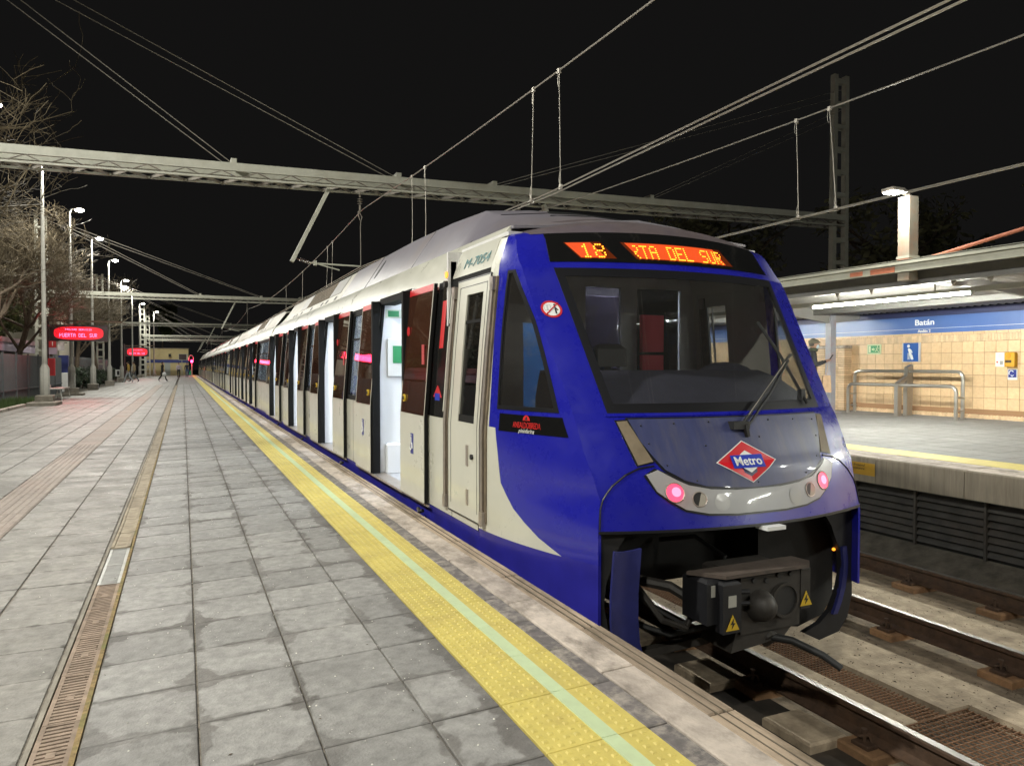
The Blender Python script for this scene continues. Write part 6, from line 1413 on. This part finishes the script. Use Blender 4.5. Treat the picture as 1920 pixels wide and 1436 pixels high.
def stand(h=1.0, sway=0.0, **k):
    J = dict(pelvis=(0, 0, .95), waist=(0, 0, 1.10), chest=(0, .01, 1.32), neck=(0, .015, 1.50), head=(0, .03, 1.585), sho_l=(-.19, 0, 1.43), elb_l=(-.24, -.02, 1.14), wri_l=(-.24, .05, .90), han_l=(-.24, .06, .83), sho_r=(.19, 0, 1.43), elb_r=(.24, -.02, 1.14), wri_r=(.24, .05, .90), han_r=(.24, .06, .83),
             hip_l=(-.095, 0, .90), kne_l=(-.10, .02, .50), ank_l=(-.10, -.02, .085), toe_l=(-.11, .15, .04), hip_r=(.095, 0, .90), kne_r=(.10, .02, .50), ank_r=(.10, -.02, .085), toe_r=(.11, .15, .04)); J.update(k); return J
def walk(**k): return stand(kne_l=(-.10, .20, .52), ank_l=(-.10, .30, .12), toe_l=(-.10, .47, .09), kne_r=(.10, -.05, .50), ank_r=(.10, -.32, .16), toe_r=(.10, -.20, .05), elb_l=(-.24, -.12, 1.16), wri_l=(-.24, -.05, .92), han_l=(-.24, -.03, .85), elb_r=(.24, .06, 1.15), wri_r=(.23, .2, .96), han_r=(.23, .25, .91), **k)
def ex_phone(t, part, hd, hp_, J):
    b = MB(); b.ball(hd + Vector((0, -.005, .055)), .125, 18, 8, (.86, .98, .55)); b.tube([hp_(-.07, .085, .05), hp_(0, .125, .045), hp_(.07, .085, .05)], [.012, .018, .012], 6); part(b, 'flat_cap', cloth('cap', (.17, .15, .11)))
    b = MB(); b.ball(hp_(0, .062, -.048), .070, 14, 10, (.98, .78, .86)); part(b, 'face_mask', mat('mask_blue', (.50, .60, .68), .7))
    b = MB(); b.prism([(-.03, .40, 1.27), (.05, .40, 1.27), (.05, .47, 1.38), (-.03, .47, 1.38)], (0, .012, -.006)); part(b, 'phone', m_black, False)
    b = MB(); b.tube([(.05, .36, 1.17), (.10, .33, .98), (.12, .30, .86)], .006, 5); b.prism([(.0, .22, .52), (.0, .42, .50), (.0, .40, .90), (.0, .24, .90)], (.16, .0, 0)); part(b, 'carrier_bag', mat('bag_tan', (.50, .33, .20), .6, noise=.2, nscale=12), False)
    b = MB(); b.ball((0, .035, 1.49), .13, 14, 8, (1.05, .9, .42)); part(b, 'scarf', cloth('green', (.07, .085, .055)))
    b = MB(); P = [[(x, .135 - abs(x) * .35, z) for x in frange(-.07, .07, 4)] for z in frange(1.0, 1.42, 5)]; b.grid(P, (0, -.02, 0)); part(b, 'pullover', cloth('mustard', (.33, .22, .10)))
person('man in flat cap and pale mask looking at a phone behind the cab corner', (13.45, 12.98, zr(13.45) + .0), R(-125), stand(elb_l=(-.25, .06, 1.13), wri_l=(-.08, .30, 1.22), han_l=(-.03, .36, 1.25), elb_r=(.25, .06, 1.13), wri_r=(.09, .30, 1.22), han_r=(.05, .36, 1.25), head=(0, .05, 1.58)),
       cloth('dark', (.035, .035, .04)), cloth('brown', (.10, .08, .06)), cloth('grey_hair', (.10, .09, .08)), m_black, extra=ex_phone)
def ex_bag(t, part, hd, hp_, J):
    h = J['han_r']; b = MB(); b.ball((h[0], h[1], h[2] - .26), .2, 14, 10, (.75, .9, 1.0)); b.tube([h, (h[0], h[1], h[2] - .1)], .02, 5); part(b, 'white_bag', mat('bag_white', (.66, .66, .64), .5, noise=.06, nscale=9))
person('person in black coat carrying a white bag across the platform', (-1.67, 73.1, -.02), R(-110), walk(), cloth('black', (.018, .018, .018)), cloth('black', (.018, .018, .018)), cloth('dark_hair', (.02, .015, .01)), m_black, extra=ex_bag)
person('walker in mustard jacket and pale jeans near the far display', (-4.1, 68.8, -.02), R(75), walk(), cloth('ochre', (.42, .27, .06)), cloth('jeans', (.33, .36, .38)), cloth('dark_hair', (.02, .015, .01)), m_black)
person('walker in beige coat half hidden behind the mustard jacket', (-3.75, 70.3, -.02), R(75), walk(), cloth('beige', (.34, .27, .16)), cloth('slate', (.12, .13, .13)), cloth('dark_hair', (.02, .015, .01)), m_black)
person('person in pale pink top and black trousers near the monitor', (-.45, 98.4, -.02), R(180), stand(), cloth('pink', (.50, .42, .48)), cloth('black', (.018, .018, .018)), cloth('red_hair', (.16, .04, .02)), m_black)
def ex_green(t, part, hd, hp_, J):
    h = J['han_l']; b = MB(); b.prism([(h[0] - .12, h[1] - .06, h[2] - .50), (h[0] + .12, h[1] - .06, h[2] - .50), (h[0] + .09, h[1] - .04, h[2] - .06), (h[0] - .09, h[1] - .04, h[2] - .06)], (0, .12, 0)); part(b, 'green_bag', mat('bag_green', (.03, .34, .14), .5), False)
person('person in dark jacket and jeans holding a green bag by the yellow strip', (.46, 98.1, 0), R(180), stand(han_l=(-.36, .06, .84), wri_l=(-.33, .05, .91), elb_l=(-.27, -.02, 1.14)), cloth('navy', (.025, .025, .04)), cloth('denim', (.05, .08, .16)), cloth('dark_hair', (.02, .015, .01)), m_black, extra=ex_green)
